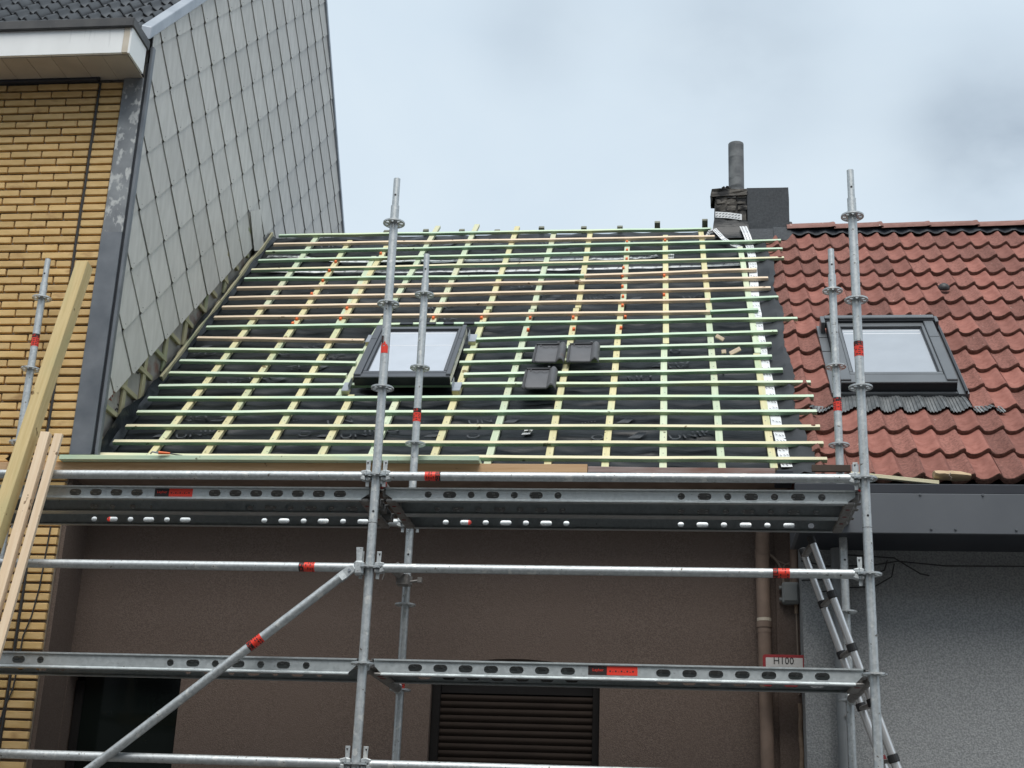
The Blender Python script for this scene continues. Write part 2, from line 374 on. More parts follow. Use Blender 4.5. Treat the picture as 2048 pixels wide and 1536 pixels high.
def glass_mat(name, tint, spec, rough=0.03):
    m = bpy.data.materials.new(name); m.use_nodes = True
    t = m.node_tree; b = t.nodes['Principled BSDF']
    b.inputs['Base Color'].default_value = c4(tint); b.inputs['Roughness'].default_value = rough
    b.inputs['Specular IOR Level'].default_value = spec
    nzq = t.nodes.new('ShaderNodeTexNoise'); nzq.inputs['Scale'].default_value = 5; nzq.inputs['Detail'].default_value = 3  # colour mottling paints a faint cloud reflection into the pane
    rpq = t.nodes.new('ShaderNodeValToRGB'); t.links.new(nzq.outputs[0], rpq.inputs[0])
    rpq.color_ramp.elements[0].color = c4([x*.86 for x in tint]); rpq.color_ramp.elements[1].color = c4([min(1, x*1.1) for x in tint])
    tcq = t.nodes.new('ShaderNodeTexCoord'); t.links.new(tcq.outputs['Object'], nzq.inputs['Vector'])
    t.links.new(rpq.outputs[0], b.inputs['Base Color'])
    return m
MAT['glass_blind_sky'] = glass_mat('glass_pale_blind_sky_tint', (.50,.54,.60), 0.9, 0.05)  # base colour holds the blind plus painted-in sky reflection
MAT['glass_grey'] = glass_mat('glass_grey_blind_sky_tint', (.36,.39,.43), 0.8, 0.05)  # greyer pane, sky reflection likewise painted into its colour
MAT['glass_dark'] = glass_mat('dark_window_glass', (.006,.009,.008), 0.28, 0.08)

# ------------------------------------------------------------------ ground
GZ = -2.12
o = MB().quad((-400,-400,GZ-.14),(400,-400,GZ-.14),(400,400,GZ-.14),(-400,400,GZ-.14)).build('street', MAT['asphalt']); prop(o, 'grey asphalt street running in front of the houses', kind='structure'); 
o = MB().box((-40,-1.9,GZ-.13),(40,1.4,GZ)).build('pavement', MAT['paving'], bevel=.01); prop(o, 'pale concrete pavement in front of the houses', kind='structure')

# ------------------------------------------------------------------ houses across the street (unseen, added to block low sky and be mirrored in the glass)
for hi, (xa, xb, ez, wm, lab) in enumerate(((-26, -9, 7.2, (.20,.10,.07), 'red brick terrace across the street, unseen, added to block low sky at left'), (-8.98, 7.0, 6.6, (.30,.28,.25), 'pale rendered house across the street, unseen, added to block low sky and be mirrored in the dark window'), (7.02, 25, 7.4, (.22,.13,.09), 'brown brick terrace across the street, unseen, added to block low sky at right'))):
    H = thing('unseen_house', ((xa+xb)/2, -13, GZ), lab, 'house', 'unseen houses added across the street')
    wmat = pbr('far_wall', wm, .9, c2=[q*1.2 for q in wm], scale=3, bump=.2)
    MB().box((xa, -20.5, GZ), (xb, -13, ez)).build('wall', wmat, H)
    MB().add([(xa,-12.7,ez-.1),(xb,-12.7,ez-.1),(xb,-16.7,ez+3.7),(xa,-16.7,ez+3.7),(xa,-20.8,ez-.1),(xb,-20.8,ez-.1)], [(0,1,2,3),(3,2,5,4),(0,3,4),(1,5,2)]).build('roof', MAT['dark_tile'], H)
    nwin = int((xb-xa)/3)
    for q in range(nwin):
        for zb_ in (GZ+.9, GZ+3.9, GZ+6.7):
            xc = xa+(q+.5)*(xb-xa)/nwin
            wn = MB().box((xc-.65,-13.02,zb_),(xc+.65,-12.96,zb_+1.4)).build('window', MAT['white_paint'], H)
            MB().box((xc-.56,-12.955,zb_+.09),(xc+.56,-12.95,zb_+1.31)).build('pane', MAT['glass_dark'], wn)

# ------------------------------------------------------------------ roof frame
AL = rad(44.5); CA, SA = math.cos(AL), math.sin(AL)
def RP(x, s, h=0.0): return Vector((x, 1.3+s*CA-h*SA, 2.0151+s*SA+h*CA))
RN = Vector((0, -SA, CA)); RS = Vector((0, CA, SA)); RX = Vector((1, 0, 0))
RM3 = Matrix((RX, RS, RN)).transposed()
def RM(x, s, h=0.0):
    m = RM3.to_4x4(); m.translation = RP(x, s, h); return m
def rbox(mb, x0, x1, s0, s1, h0, h1):
    return mb.hexa([RP(x0,s0,h0),RP(x1,s0,h0),RP(x1,s1,h0),RP(x0,s1,h0),RP(x0,s0,h1),RP(x1,s0,h1),RP(x1,s1,h1),RP(x0,s1,h1)])
YW = 1.60
YG = 1.36
HB = thing('brown_house', (0.1, 1.3, GZ), 'brown rendered house whose roof is stripped to black membrane and new battens', 'house')
HL = thing('brick_house', (-3.0, 1.3, GZ), 'taller yellow brick house with grey diamond slates on its side wall', 'house')
HR = thing('tiled_house', (3.6, 1.3, GZ), 'grey rendered house with a red tiled roof and one roof window', 'house')

# ================================================================== BROWN HOUSE
def arch_pts(x0, x1, z0, z1, rise, n=10):
    pts = [(x0, z0), (x1, z0), (x1, z1)]
    for i in range(1, n): 
        t = i/n; pts.append((x1+(x0-x1)*t, z1+rise*4*t*(1-t)))
    pts.append((x0, z1)); return pts
WIN = (-2.272, -1.522, -0.80, 0.6468); SHU = (0.08582, 1.135, -0.80, 0.7013)
front = MB().plate([(-2.34, GZ), (2.360, GZ), (2.360, 1.86), (-2.34, 1.86)],
   [arch_pts(*WIN, .05), arch_pts(*SHU, .075)], 0.16, lambda u, v, w: Vector((u, YW+w, v)))
front.build('wall', MAT['brown_render'], HB)
# rest of the body: back wall, ceiling slab, right party wall
b = MB(); b.box((-2.10, 2.0, GZ), (2.30, 2.02, 1.80)); b.box((-2.10, 7.6, GZ), (2.3, 7.75, 2.0)); b.box((2.16, 1.83, GZ), (2.29, 7.6, 1.9))
b.build('inner_wall', MAT['dark_room'], HB)
wf = MB(); x0, x1 = -2.262, -1.535
for a in ((x0, x0+.055), (x1-.03, x1)): wf.box((a[0], 1.72, -0.74), (a[1], 1.765, .60))
wf.box((x0+.055, 1.72, .632), (x1-.03, 1.765, .69)); wf.box((x0+.055, 1.72, -.74), (x1-.03, 1.765, -.68))
W1 = wf.build('window', MAT['frame_dark'], HB, bevel=.004)
MB().box((x0+.055, 1.735, -.68), (x1-.03, 1.745, .632)).build('pane', MAT['glass_dark'], W1)
sh = MB()
for a in ((SHU[0]+.002, SHU[0]+.055), (SHU[1]-.045, SHU[1]-.002)): sh.box((a[0], 1.645, -.75), (a[1], 1.69, .655))
sh.box((SHU[0]+.055, 1.665, .565), (SHU[1]-.045, 1.73, .75))
SH = sh.build('roller_shutter', MAT['frame_dark'], HB, bevel=.003)
z = .562
while z > -.74:
    s_ = MB(); n_ = 6; pts = []
    for i in range(n_+1):
        a = math.pi*i/n_; pts.append((1.675-.011*math.sin(a), z-.0405*i/n_-.001))
    xa, xb = SHU[0]+.045, SHU[1]-.038
    vs = [(xa, y, zz_) for y, zz_ in pts]+[(xb, y, zz_) for y, zz_ in pts]; m_ = len(pts)
    s_.add(vs, [(i, i+1, m_+i+1, m_+i) for i in range(m_-1)])
    s_.build('slat', MAT['shutter'], SH, smooth=True, recalc=False); z -= .0425
MB().box((-2.30, 1.95, GZ), (2.30, 1.97, 1.80)).build('inner_wall', MAT['dark_room'], HB); MB().box((-2.31, 1.765, GZ), (-2.29, 1.96, 1.8)).build('inner_wall', MAT['dark_room'], HB)
# eaves boards
bar('eaves_board', (-2.95, 1.205, 1.880), (1.058, 1.205, 1.882), .036, .070, (0,0,1), MAT['w_brown'], HB, jitter=.002)
bar('eaves_board', (1.062, 1.215, 1.886), (2.20, 1.215, 1.880), .045, .038, (0,0,1), MAT['w_old'], HB, jitter=.004, label='weathered pinkish grey length of eaves board')
bar('eaves_board', (1.062, 1.222, 1.848), (2.16, 1.222, 1.842), .04, .030, (0,0,1), MAT['w_old'], HB, jitter=.003)
MB().box((2.20, 1.10, 1.80), (2.30, 1.30, 1.862)).build('gutter_end', MAT['navy'], HB, bevel=.004)
MB().box((-2.30, 1.215, 1.832), (2.29, 1.605, 1.845)).build('eaves_soffit', MAT['brown_pipe'], HB)
# membrane sheet with wrinkles and sag between counter battens
CX = [-1.81,-1.444,-1.049,-.673,-.342,.064,.423,.804,1.164,1.522,1.883,2.198]
me_ = MB(); NX, NS = 150, 170
def wr(x, s):
    k = min(range(12), key=lambda i: abs(CX[i]-x)); d = abs(CX[k]-x)
    sag = -0.010*min(1, d/.15)**1.5
    f = math.sin(s*23+1.7*math.sin(x*3.1)+math.sin(s*7+x*2))*.5+.5*math.sin(s*41+2.3*math.sin(x*5+s*3))
    g = math.sin(s*61+3.1*math.sin(x*2.3+s)+1.3*math.sin(x*11))
    return sag+(.0085*f+.0042*g*max(0, math.sin(x*4.7+s*3.3))+.003*math.sin(x*17+s*9))*min(1, d/.06)
vs = []; fs = []
for j in range(NS+1):
    for i in range(NX+1):
        x = -2.145+(2.36+2.145)*i/NX; s = -.13+4.55*j/NS
        vs.append(RP(x, s, -.060+wr(x, s)))
for j in range(NS):
    for i in range(NX):
        a = j*(NX+1)+i; fs.append((a, a+1, a+NX+2, a+NX+1))
me_.add(vs, fs)
MBN = me_.build('roof_membrane', MAT['membrane'], HB, smooth=True, recalc=False)
# rear roof slope + under deck
zr = RP(0, 4.42, -.07)
b = MB(); b.hexa([(-2.14, zr.y, zr.z-.05), (2.33, zr.y, zr.z-.05), (2.33, 7.7, 1.95), (-2.14, 7.7, 1.95), (-2.14, zr.y, zr.z), (2.33, zr.y, zr.z), (2.33, 7.7, 2.0), (-2.14, 7.7, 2.0)])
b.build('rear_roof', MAT['epdm'], HB)
b = MB(); rbox(b, -2.14, 2.33, -.10, 4.40, -.12, -.095); b.build('roof_deck', MAT['w_grey'], HB)
# membrane turned up against the slate wall
vs = []; fs = []; n_ = 60
for j in range(n_+1):
    s = -.12+4.5*j/n_
    hh = .10+.05*math.sin(s*5)*math.sin(s*2.1)+random.uniform(-.012, .012)
    if s > 1.15: hh *= .55
    vs += [RP(-2.10+.012*math.sin(s*9), s, -.058), RP(-2.135+.006*math.sin(s*14), s, -.02), RP(-2.139, s, -.05+hh)]
for j in range(n_):
    a = j*3; fs += [(a, a+3, a+4, a+1), (a+1, a+4, a+5, a+2)]
MB().add(vs, fs).build('membrane_upturn', MAT['membrane'], HB, smooth=True, recalc=False)
# rough timber fillet along the slate wall above the upturn
pv = [RP(-2.132+.006*math.sin(j*1.7), 1.2+3.2*j/14, -.028+.008*math.sin(j*2.3)) for j in range(15)]
for j in range(0, 14, 7):
    bar('fillet_board', pv[j], pv[min(14, j+7)], .026, .040, RN, MAT['w_grey'], HB, jitter=.006)
# counter battens
CT = [(-1.697,4.366),(-1.358,4.218),(-.99,4.05),(-.598,4.592),(-.233,4.621),(.152,4.544),(.506,4.424),(.837,4.395),(1.183,4.186),(1.515,4.24),(1.828,4.42),(2.159,3.90)]
CB = [(-1.81,-.09),(-1.444,-.09),(-1.049,-.09),(-.673,-.09),(-.342,-.09),(.064,-.10),(.423,-.135),(.804,-.13),(1.164,-.13),(1.522,-.13),(1.883,-.13),(2.198,-.12)]
counters = []
def cb(xa, sa, xb, sb, m, label=None):
    return bar('counter_batten', RP(xa, sa, -.040), RP(xb, sb, -.040), .046, .027, RN, m, HB, jitter=.003, label=label)
def lerp(a, b_, t): return a+(b_-a)*t
def cxat(i, s):
    t = (s-CB[i][1])/(CT[i][1]-CB[i][1]); return lerp(CB[i][0], CT[i][0], t)
tints = [('w_counter','w_cgreen'),('w_counter','w_counter'),('w_counter','w_counter'),('w_counter','w_cgreen'),('w_cgreen','w_cgreen'),('w_counter','w_counter'),('w_cgreen','w_cgreen'),('w_counter','w_counter'),('w_counter','w_cgreen'),('w_cgreen','w_counter'),('w_cgreen','w_counter'),('w_counter','w_cgreen')]
splits = [2.62, 1.95, 3.70, None, None, 2.50, 2.50, 2.52, 2.62, 1.80, 2.38, 1.62]
for i in range(12):
    if i in (3, 4):
        top = .93 if i == 3 else .885
        cb(CB[i][0], CB[i][1], cxat(i, top), top, MAT[tints[i][0]], 'short lower length of counter batten below the roof window')
        bot = 0.91 if i == 3 else 2.03
        xb = -.745 if i == 3 else cxat(i, bot)
        cb(xb, bot, CT[i][0], CT[i][1], MAT[tints[i][1]])
        continue
    sp = splits[i]
    if sp is None:
        counters.append(cb(*CB[i], *CT[i], MAT[tints[i][0]]))
    else:
        xs = cxat(i, sp)
        cb(*CB[i], xs, sp-.008, MAT[tints[i][0]]); cb(xs+.012, sp+.004, *CT[i], MAT[tints[i][1]])
cb(-1.035, 2.2, -1.05, 3.78, MAT['w_cgreen'], 'green doubled length beside another counter batten')
# rear counter battens poking up behind the ridge
for x, zt in ((-1.07,5.185),(-.698,5.19),(-.36,5.185),(-.03,5.175),(.38,5.20),(.77,5.195),(1.10,5.195),(1.44,5.235),(1.87,5.25)):
    bar('counter_batten', (x, 4.52, zt-.05), (x, 4.60, zt-.13), .05, .045, (0, .7, .7), MAT['w_end'], HB, bevel=.002)
# battens
BT = [  # left (x,s), right (x,s), material
 ((-2.50,-.006),(2.522,-.024),'w_yellow'), ((-2.105,.183),(2.52,.189),'w_yellow'), ((-2.102,.41),(2.52,.42),'w_yellow'),
 ((-2.10,.626),(2.519,.639),'w_mint'), ((-2.098,.85),(2.519,.867),'w_green'), ((-2.088,1.051),(2.519,1.094),'w_mint'),
 ((-2.085,1.276),(-.75,1.232),'w_mint'), ((.101,1.234),(2.345,1.303),'w_mint'),
 ((-2.076,1.492),(-.724,1.443),'w_mint'), ((.041,1.444),(2.285,1.533),'w_mint'),
 ((-2.077,1.708),(-.714,1.671),'w_mint'), ((.042,1.662),(2.296,1.758),'w_mint'),
 ((-2.076,1.927),(-.748,1.861),'w_pink'), ((.105,1.868),(2.353,1.986),'w_green'),
 ((-2.071,2.142),(2.518,2.234),'w_green'),
 ((-2.068,2.344),(1.866,2.385),'w_pink'), ((1.868,2.386),(2.235,2.42),'w_green'),
 ((-2.067,2.562),(1.871,2.634),'w_pink'), ((1.873,2.634),(2.405,2.678),'w_green'),
 ((-2.069,2.768),(2.358,2.881),'w_pink'), ((-2.066,2.992),(2.351,3.101),'w_pink'),
 ((-2.063,3.212),(.846,3.205),'w_green'), ((.848,3.205),(2.27,3.302),'w_pink'),
 ((-2.061,3.427),(2.511,3.574),'w_yellow'), ((-2.063,3.663),(2.514,3.797),'w_green'), ((-2.057,3.893),(2.515,4.016),'w_green'),
 ((-2.036,4.092),(1.947,4.14),'w_pink'), ((-2.051,4.339),(1.923,4.353),'w_green')]
for (a, c, m) in BT:
    o = bar('batten', RP(a[0], a[1]-.018, -.0125), RP(c[0], c[1]-.018, -.0125), .036, .025, RN, MAT[m], HB, jitter=.0035)
    if m != 'w_pink':            # long edge faces take a darker green wood
        o.data.materials.append(MAT['w_edge'])
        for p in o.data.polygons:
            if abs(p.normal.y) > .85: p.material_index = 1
# orange clips on the counter battens
clip_me = MB().box((-.010,-.016,-.012),(.010,.016,.012)).mesh('clip', bevel=.003)
CL = [(-1.027,2.524),(-1.032,2.303),(-1.387,2.309),(-1.398,2.217),(-1.36,3.622),(-1.369,3.406),(-1.371,3.164),(-1.395,2.852),(-.996,3.824),(-.289,2.309),(.094,2.302),(.478,2.295),(.483,2.055),(.813,2.298),(.832,2.068),(1.178,4.042),(1.184,3.827),(1.188,3.605),(1.167,3.388),(1.165,3.19),(1.173,2.954),(1.184,2.732),(1.187,2.539),(1.216,2.301),(1.512,4.069),(1.51,3.191),(1.511,2.761),(1.512,2.22),(1.19,2.082)]
for x, s in CL: place('clip', clip_me, HB, MAT['orange'], RM(x, s, -.020))
# nail heads on counters
nail = MB()
for i in range(12):
    for k in range(20):
        s = .06+k*.218+random.uniform(-.03, .03)
        if i in (3, 4) and .85 < s < 2.1: continue
        x = cxat(i, s)+random.uniform(-.012, .012)
        nail.tube(RP(x, s, -.0268), RP(x, s, -.0255), .0042, 6)
nail.build('nail_head', MAT['galv_dark'], HB, kind='stuff')
# tape strips
def strip(name, pts, w, mat, h=-.045, dashes=True, parent=HB, jit=.004):
    """ribbon along roof-plane points with printed dashes"""
    n = len(pts); P = []
    sub = []
    for i in range(n-1):
        for k in range(6):
            t = k/6; sub.append((lerp(pts[i][0], pts[i+1][0], t), lerp(pts[i][1], pts[i+1][1], t)))
    sub.append(pts[-1]); vs = []; fs = []
    for i, (x, s) in enumerate(sub):
        a = sub[max(0, i-1)]; c = sub[min(len(sub)-1, i+1)]
        d = Vector((c[0]-a[0], c[1]-a[1])).normalized(); nrm = Vector((-d.y, d.x))
        j1 = random.uniform(-jit, jit); hh = h+random.uniform(-.004, .004)
        vs += [RP(x+nrm.x*(w/2+j1), s+nrm.y*(w/2+j1), hh), RP(x-nrm.x*(w/2-j1), s-nrm.y*(w/2-j1), hh+random.uniform(-.003, .003))]
    for i in range(len(sub)-1): fs.append((2*i, 2*i+1, 2*i+3, 2*i+2))
    o = MB().add(vs, fs).build(name, mat, parent, smooth=True, recalc=False)
    if dashes:
        m = MB()
        for i in range(len(sub)-1):
            x, s = sub[i]; a = sub[i]; c = sub[i+1]; d = Vector((c[0]-a[0], c[1]-a[1])); ln = d.length; d.normalize(); nr = Vector((-d.y, d.x))
            for k in range(max(1, int(ln/.06))):
                t = (k+.5)/max(1, int(ln/.06)); px_, ps_ = lerp(a[0], c[0], t), lerp(a[1], c[1], t)
                for off in (-.28, .05, .33):
                    cx_, cs_ = px_+nr.x*w*off+d.x*random.uniform(-.012,.012), ps_+nr.y*w*off+d.y*random.uniform(-.012,.012)
                    e = (d*.8+nr*.5).normalized()*.011; g = Vector((-e.y, e.x)).normalized()*.0022
                    hh = h+.0058
                    m.quad(RP(cx_-e.x-g.x, cs_-e.y-g.y, hh), RP(cx_+e.x-g.x, cs_+e.y-g.y, hh), RP(cx_+e.x+g.x, cs_+e.y+g.y, hh), RP(cx_-e.x+g.x, cs_-e.y+g.y, hh))
        m.build('print_dashes', MAT['ink'], o, kind='stuff')
    return o
TR = [(2.235,4.02),(2.25,3.849),(2.245,3.357),(2.225,2.683),(2.225,2.074),(2.228,1.522),(2.238,.862),(2.260,.275),(2.275,-.10)]
strip('tape_strip', TR, .068, MAT['tape'], h=-.033)
strip('tape_strip', [(-2.045,3.87),(-1.79,3.857),(-1.5,3.76),(-1.251,3.70),(-.6,3.69),(.082,3.70),(.8,3.70),(1.1,3.705),(1.342,3.72),(1.449,3.76)], .05, MAT['tape'], h=-.048)
strip('tape_strip', [(-2.036,3.495),(-1.4,3.45),(-.756,3.43),(.3,3.435),(.966,3.448),(1.6,3.49),(2.144,3.531)], .045, MAT['tape'], h=-.048)
strip('tape_strip', [(1.558,3.68),(1.562,3.80)], .06, MAT['tape'], h=-.046)
# black rubber strip lapped over the neighbour's tiles
vs = []; fs = []; n_ = 70
for j in range(n_+1):
    s = -.20+4.25*j/n_
    w1 = 2.405+.018*math.sin(s*6)+random.uniform(-.008, .008)+(.05 if s < .2 else 0)
    for k, x in enumerate((2.20, 2.27, 2.33, 2.37, w1)):
        h = (-.050, -.046, -.030, -.012, -.020)[k]+.006*math.sin(s*20+k*2)+.004*math.sin(s*47+k)
        vs.append(RP(x, s, h))
for j in range(n_):
    for k in range(4):
        a = j*5+k; fs.append((a, a+1, a+6, a+5))
MB().add(vs, fs).build('rubber_flashing', MAT['epdm'], HB, smooth=True, recalc=False)
# printed lettering on the membrane
for (x, s, sz, body) in [(-1.70,.595,.11,'NO'),(-1.60,.37,.11,'UNIK'),(-.95,.60,.085,'.....'),(-.66,.555,.11,'UN'),(-.86,.37,.11,'O'),(-.42,.39,.11,'UNIKO'),(-.14,.56,.10,'.....'),(.30,.56,.10,'UN'),(.28,.35,.11,'O'),(1.02,.57,.085,'.....'),(1.10,.33,.11,'O'),(1.70,.37,.11,'UNIK'),(2.0,.57,.085,'.....'),
      (-1.96,1.70,.11,'KO'),(-2.03,1.58,.10,'O'),(-1.20,1.44,.11,'TI'),(-.94,1.63,.12,'TC'),(-1.34,1.71,.10,'O'),(-1.15,1.83,.11,'XO'),(1.62,1.47,.12,'TIX'),(1.60,1.73,.10,'O'),(1.90,1.34,.10,'TI'),(-1.45,1.25,.11,'UNIKO'),(1.35,1.26,.10,'NO'),
      (-1.35,2.94,.10,'KO'),(.34,3.04,.11,'NO'),(.52,2.88,.10,'TIX'),(.92,2.77,.11,'UNIKO'),(-.2,2.36,.11,'TIX'),(-.8,4.15,.12,'TIX'),(.40,4.10,.12,'UNIK'),(1.2,4.12,.11,'TI'),(-1.4,4.16,.12,'UNIKO'),(-.3,2.62,.11,'UNIK'),(1.72,2.80,.10,'TIX')]:
    text_part('printed_letters', body, sz, RM(x, s, -.0515) @ Matrix.Rotation(rad(16), 4, 'Z'), MAT['print'], MBN, xs=1.15)
tri = MB()
for x, s in [(-1.50,.60),(-1.83,.36),(-.70,.37),(.02,.37),(1.36,.36),(.52,.58),(-.36,.60),(1.28,.58),(-1.26,1.24),(-1.0,1.44),(.0,4.1),(.62,4.12),(-.42,4.15),(1.3,2.79),(.62,2.80),(1.15,1.83),(-2.0,1.83),(1.5,1.48),(-.55,2.92)]:
    tri.add([RP(x-.07,s-.04,-.051),RP(x+.01,s-.04,-.051),RP(x+.06,s+.045,-.051),RP(x-.0,s+.045,-.051)], [(0,1,2,3)])
tri.build('printed_symbol', MAT['print'], MBN, kind='stuff')

# ---- roof windows
def roof_window(parent, x0, x1, s0, s1, gx0, gx1, gs0, gs1, full):
    b = MB()   # box frame
    rbox(b, x0+.004, x0+.05, s0+.014, s1-.01, .004, .060); rbox(b, x1-.05, x1-.004, s0+.014, s1-.01, .004, .060)
    rbox(b, x0+.05, x1-.05, s0+.02, s0+.055, .012, .060); rbox(b, x0+.05, x1-.05, s1-.05, s1-.012, -.05, .060)
    fr = b.build('roof_window', MAT['pvc_cream'] if not full else MAT['sash_dark'], parent)
    b = MB(); w = gx0-.032-x0
    rbox(b, x0, gx0-.032, s0+.012, s1-.012, .060, .084); 
    o1 = b.build('side_cover', MAT['sash_grey'] if not full else MAT['cladding'], fr, bevel=.004)
    b = MB(); rbox(b, gx1+.032, x1, s0+.012, s1-.012, .060, .084); b.build('side_cover', MAT['sash_grey'] if not full else MAT['cladding'], fr, bevel=.004)
    for xa, xb in ((x0+.003, gx0-.036), (gx1+.036, x1-.003)):
        b = MB(); rbox(b, xa, xb, s0+(s1-s0)*.70, s0+(s1-s0)*.705, .0835, .0852); b.build('cover_joint', MAT['sash_dark'], fr)
    b = MB(); rbox(b, gx0-.030, gx1+.030, gs0-.050, gs0-.014, .050, .072); rbox(b, gx0-.030, gx0-.008, gs0-.014, gs1+.012, .050, .074); rbox(b, gx1+.008, gx1+.030, gs0-.014, gs1+.012, .050, .074)
    rbox(b, gx0-.030, gx1+.030, gs1+.012, s1-.012, .050, .070)
    b.build('sash', MAT['sash_grey'] if not full else MAT['cladding'], fr, bevel=.003)
    b = MB(); rbox(b, gx0-.008, gx0, gs0, gs1, .046, .060); rbox(b, gx1, gx1+.008, gs0, gs1, .046, .060); rbox(b, gx0-.008, gx1+.008, gs0-.014, gs0, .046, .060); rbox(b, gx0-.008, gx1+.008, gs1, gs1+.012, .046, .060)
    b.build('gasket', MAT['sash_dark'], fr)
    b = MB(); rbox(b, gx0, gx1, gs0, gs1, .040, .050); b.build('pane', MAT['glass_grey'] if full else MAT['glass_blind_sky'], fr)
    # bright spacer lines seen through the glass edge, top
    b = MB(); rbox(b, gx0+.01, gx1-.01, gs1-.035, gs1-.028, .0495, .0505)
    if full: rbox(b, gx0+.01, gx1-.01, gs1-.085, gs1-.078, .0495, .0505)
    else: rbox(b, gx0+.01, gx1-.01, gs1-.26, gs1-.255, .0495, .0505)
    b.build('spacer_bar', MAT['paper'], fr)
    b = MB(); rbox(b, x0+.004, x1-.004, s0-.004, s0+.012, -.02 if full else .0, .058); b.build('bottom_apron', MAT['sash_dark'], fr, bevel=.003)
    b = MB(); rbox(b, x0+.004, x1-.004, s0-.006, gs0-.052, .058, .071); b.build('bottom_cover', MAT['sash_grey'] if not full else MAT['cladding'], fr, bevel=.003)
    return fr
RW = roof_window(HB, -.655, .037, 1.020, 1.935, -.572, -.028, 1.127, 1.868, False)
for (x, s) in ((-.70, 1.86), (-.70, 1.00), (.085, 1.86), (.085, 1.00)):
    b = MB(); rbox(b, x-.028, x+.028, s-.075, s+.06, .003, .006); rbox(b, x-.028+(.053 if x < 0 else 0), x+.028-(0 if x < 0 else .053), s-.07, s+.05, .006, .05)
    b.build('mounting_bracket', MAT['zinc_light'], RW, bevel=.001)
    b = MB(); rbox(b, x-.026, x+.026, s-.078, s-.02, -.025, .001); b.build('batten_stub', MAT['w_counter'], RW)
for xa, xb in ((-.52,-.42),(-.36,-.24),(-.18,-.10),(-.02,.06)):
    b = MB(); rbox(b, xa, xb, 2.115, 2.15, .001, .012); b.build('head_bracket', MAT['sash_dark'], RW)

# ---- chimney (belongs to the brown house)
cy = 4.35
b = MB()
def rough_box(x0, x1, y0, y1, z0, z1, nx=5, nz_=5, j=.012, top_flare=0.0):
    vs = []; fs = []
    ring = []
    for k in range(nz_+1):
        z = lerp(z0, z1, k/nz_); fl = top_flare if k >= nz_-1 else 0
        pts = [(lerp(x0, x1, i/nx), y0) for i in range(nx)]+[(x1, lerp(y0, y1, i/nx)) for i in range(nx)]+[(lerp(x1, x0, i/nx), y1) for i in range(nx)]+[(x0, lerp(y1, y0, i/nx)) for i in range(nx)]
        for (x, y) in pts:
            vs.append((x+random.uniform(-j, j)-(fl if x < x0+.01 else 0), y+random.uniform(-j, j), z+random.uniform(-j, j)*.4))
    m = 4*nx
    for k in range(nz_):
        fs += [(k*m+i, k*m+(i+1) % m, (k+1)*m+(i+1) % m, (k+1)*m+i) for i in range(m)]
    fs.append(tuple(nz_*m+i for i in range(m)))
    return vs, fs
CH = MB().add(*rough_box(1.962, 2.235, cy, cy+.30, 4.75, 5.395, j=.006)).build('chimney', MAT['old_brick'], HB)
for z in (5.20, 5.265, 5.325):
    for i in range(3):
        xa = 1.966+i*.092+random.uniform(0, .012)
        MB().add(*rough_box(xa, xa+.078, cy-.004-random.uniform(0, .006), cy+.05, z+random.uniform(-.006,.006), z+.050, nx=2, nz_=2, j=.006)).build('brick', MAT['old_brick'], CH)
MB().add(*rough_box(1.928, 2.238, cy-.012, cy+.24, 5.345, 5.415, nx=4, nz_=3, j=.011)).build('mortar_cap', MAT['old_brick'], CH)
MB().add(*rough_box(2.03, 2.09, cy+.05, cy+.14, 5.40, 5.47, nx=3, nz_=3, j=.012)).build('mortar_lump', MAT['old_brick'], CH)
fl = MB(); fl.tube((2.155, cy+.12, 5.38), (2.158, cy+.12, 5.935), .070, 24, caps=False); fl.tube((2.158, cy+.12, 5.935), (2.155, cy+.12, 5.60), .060, 24, caps=False); 
fl.add([(2.158+r*math.cos(a), cy+.12+r*math.sin(a), 5.935) for r in (.060, .070) for a in [2*math.pi*k/24 for k in range(24)]], [(k, (k+1) % 24, 24+(k+1) % 24, 24+k) for k in range(24)])
fl.build('flue_pipe', MAT['flue'], CH, smooth=True)
# membrane wrap and tapes around its foot
vs = []; fs = []
rows = [(5.125, cy-.016), (5.06, cy-.022), (4.97, cy-.045), (4.89, cy-.10)]
for k, (z, y) in enumerate(rows):
    for i in range(9):
        x = lerp(1.950-.01*k, 2.245+.004*k, i/8); vs.append((x, y+random.uniform(-.008, .008), z-.035*(i/8)*(1 if k < 1 else .2)))
for k in range(3):
    for i in range(8): a = k*9+i; fs.append((a, a+1, a+10, a+9))
MB().add(vs, fs).build('membrane_wrap', MAT['membrane'], CH, smooth=True, recalc=False)
def tape3(pts, w, nrm, wd, name='tape_strip'):
    vs = []; fs = []; m = MB(); nrm = Vector(nrm)
    for i, p in enumerate(pts):
        p = Vector(p); vs += [p+Vector(wd)*w/2, p-Vector(wd)*w/2]
    for i in range(len(pts)-1): fs.append((2*i, 2*i+1, 2*i+3, 2*i+2))
    o = MB().add(vs, fs).build(name, MAT['tape'], CH, recalc=False)
    for i in range(len(pts)-1):
        a, c = Vector(pts[i]), Vector(pts[i+1]); d = (c-a); ln = d.length; d.normalize()
        for k in range(int(ln/.028)):
            for of in (-.25, .2):
                q = a+d*(.014+k*.028)+Vector(wd)*w*of+nrm*.002; e = (d+Vector(wd)*.5)*.010; g = Vector(wd)*.0025
                m.quad(q-e-g, q+e-g, q+e+g, q-e+g)
    m.build('print_dashes', MAT['ink'], o, kind='stuff')
tape3([(1.958, cy-.022, 5.155), (2.07, cy-.024, 5.145), (2.192, cy-.022, 5.125)], .058, (0,-1,0), (0,0,1))
tape3([RP(1.945, 4.22, .03), RP(2.02, 4.08, -.01), RP(2.10, 3.97, -.03), RP(2.17, 3.90, -.035)], .05, RN, (.75,.45,.48))
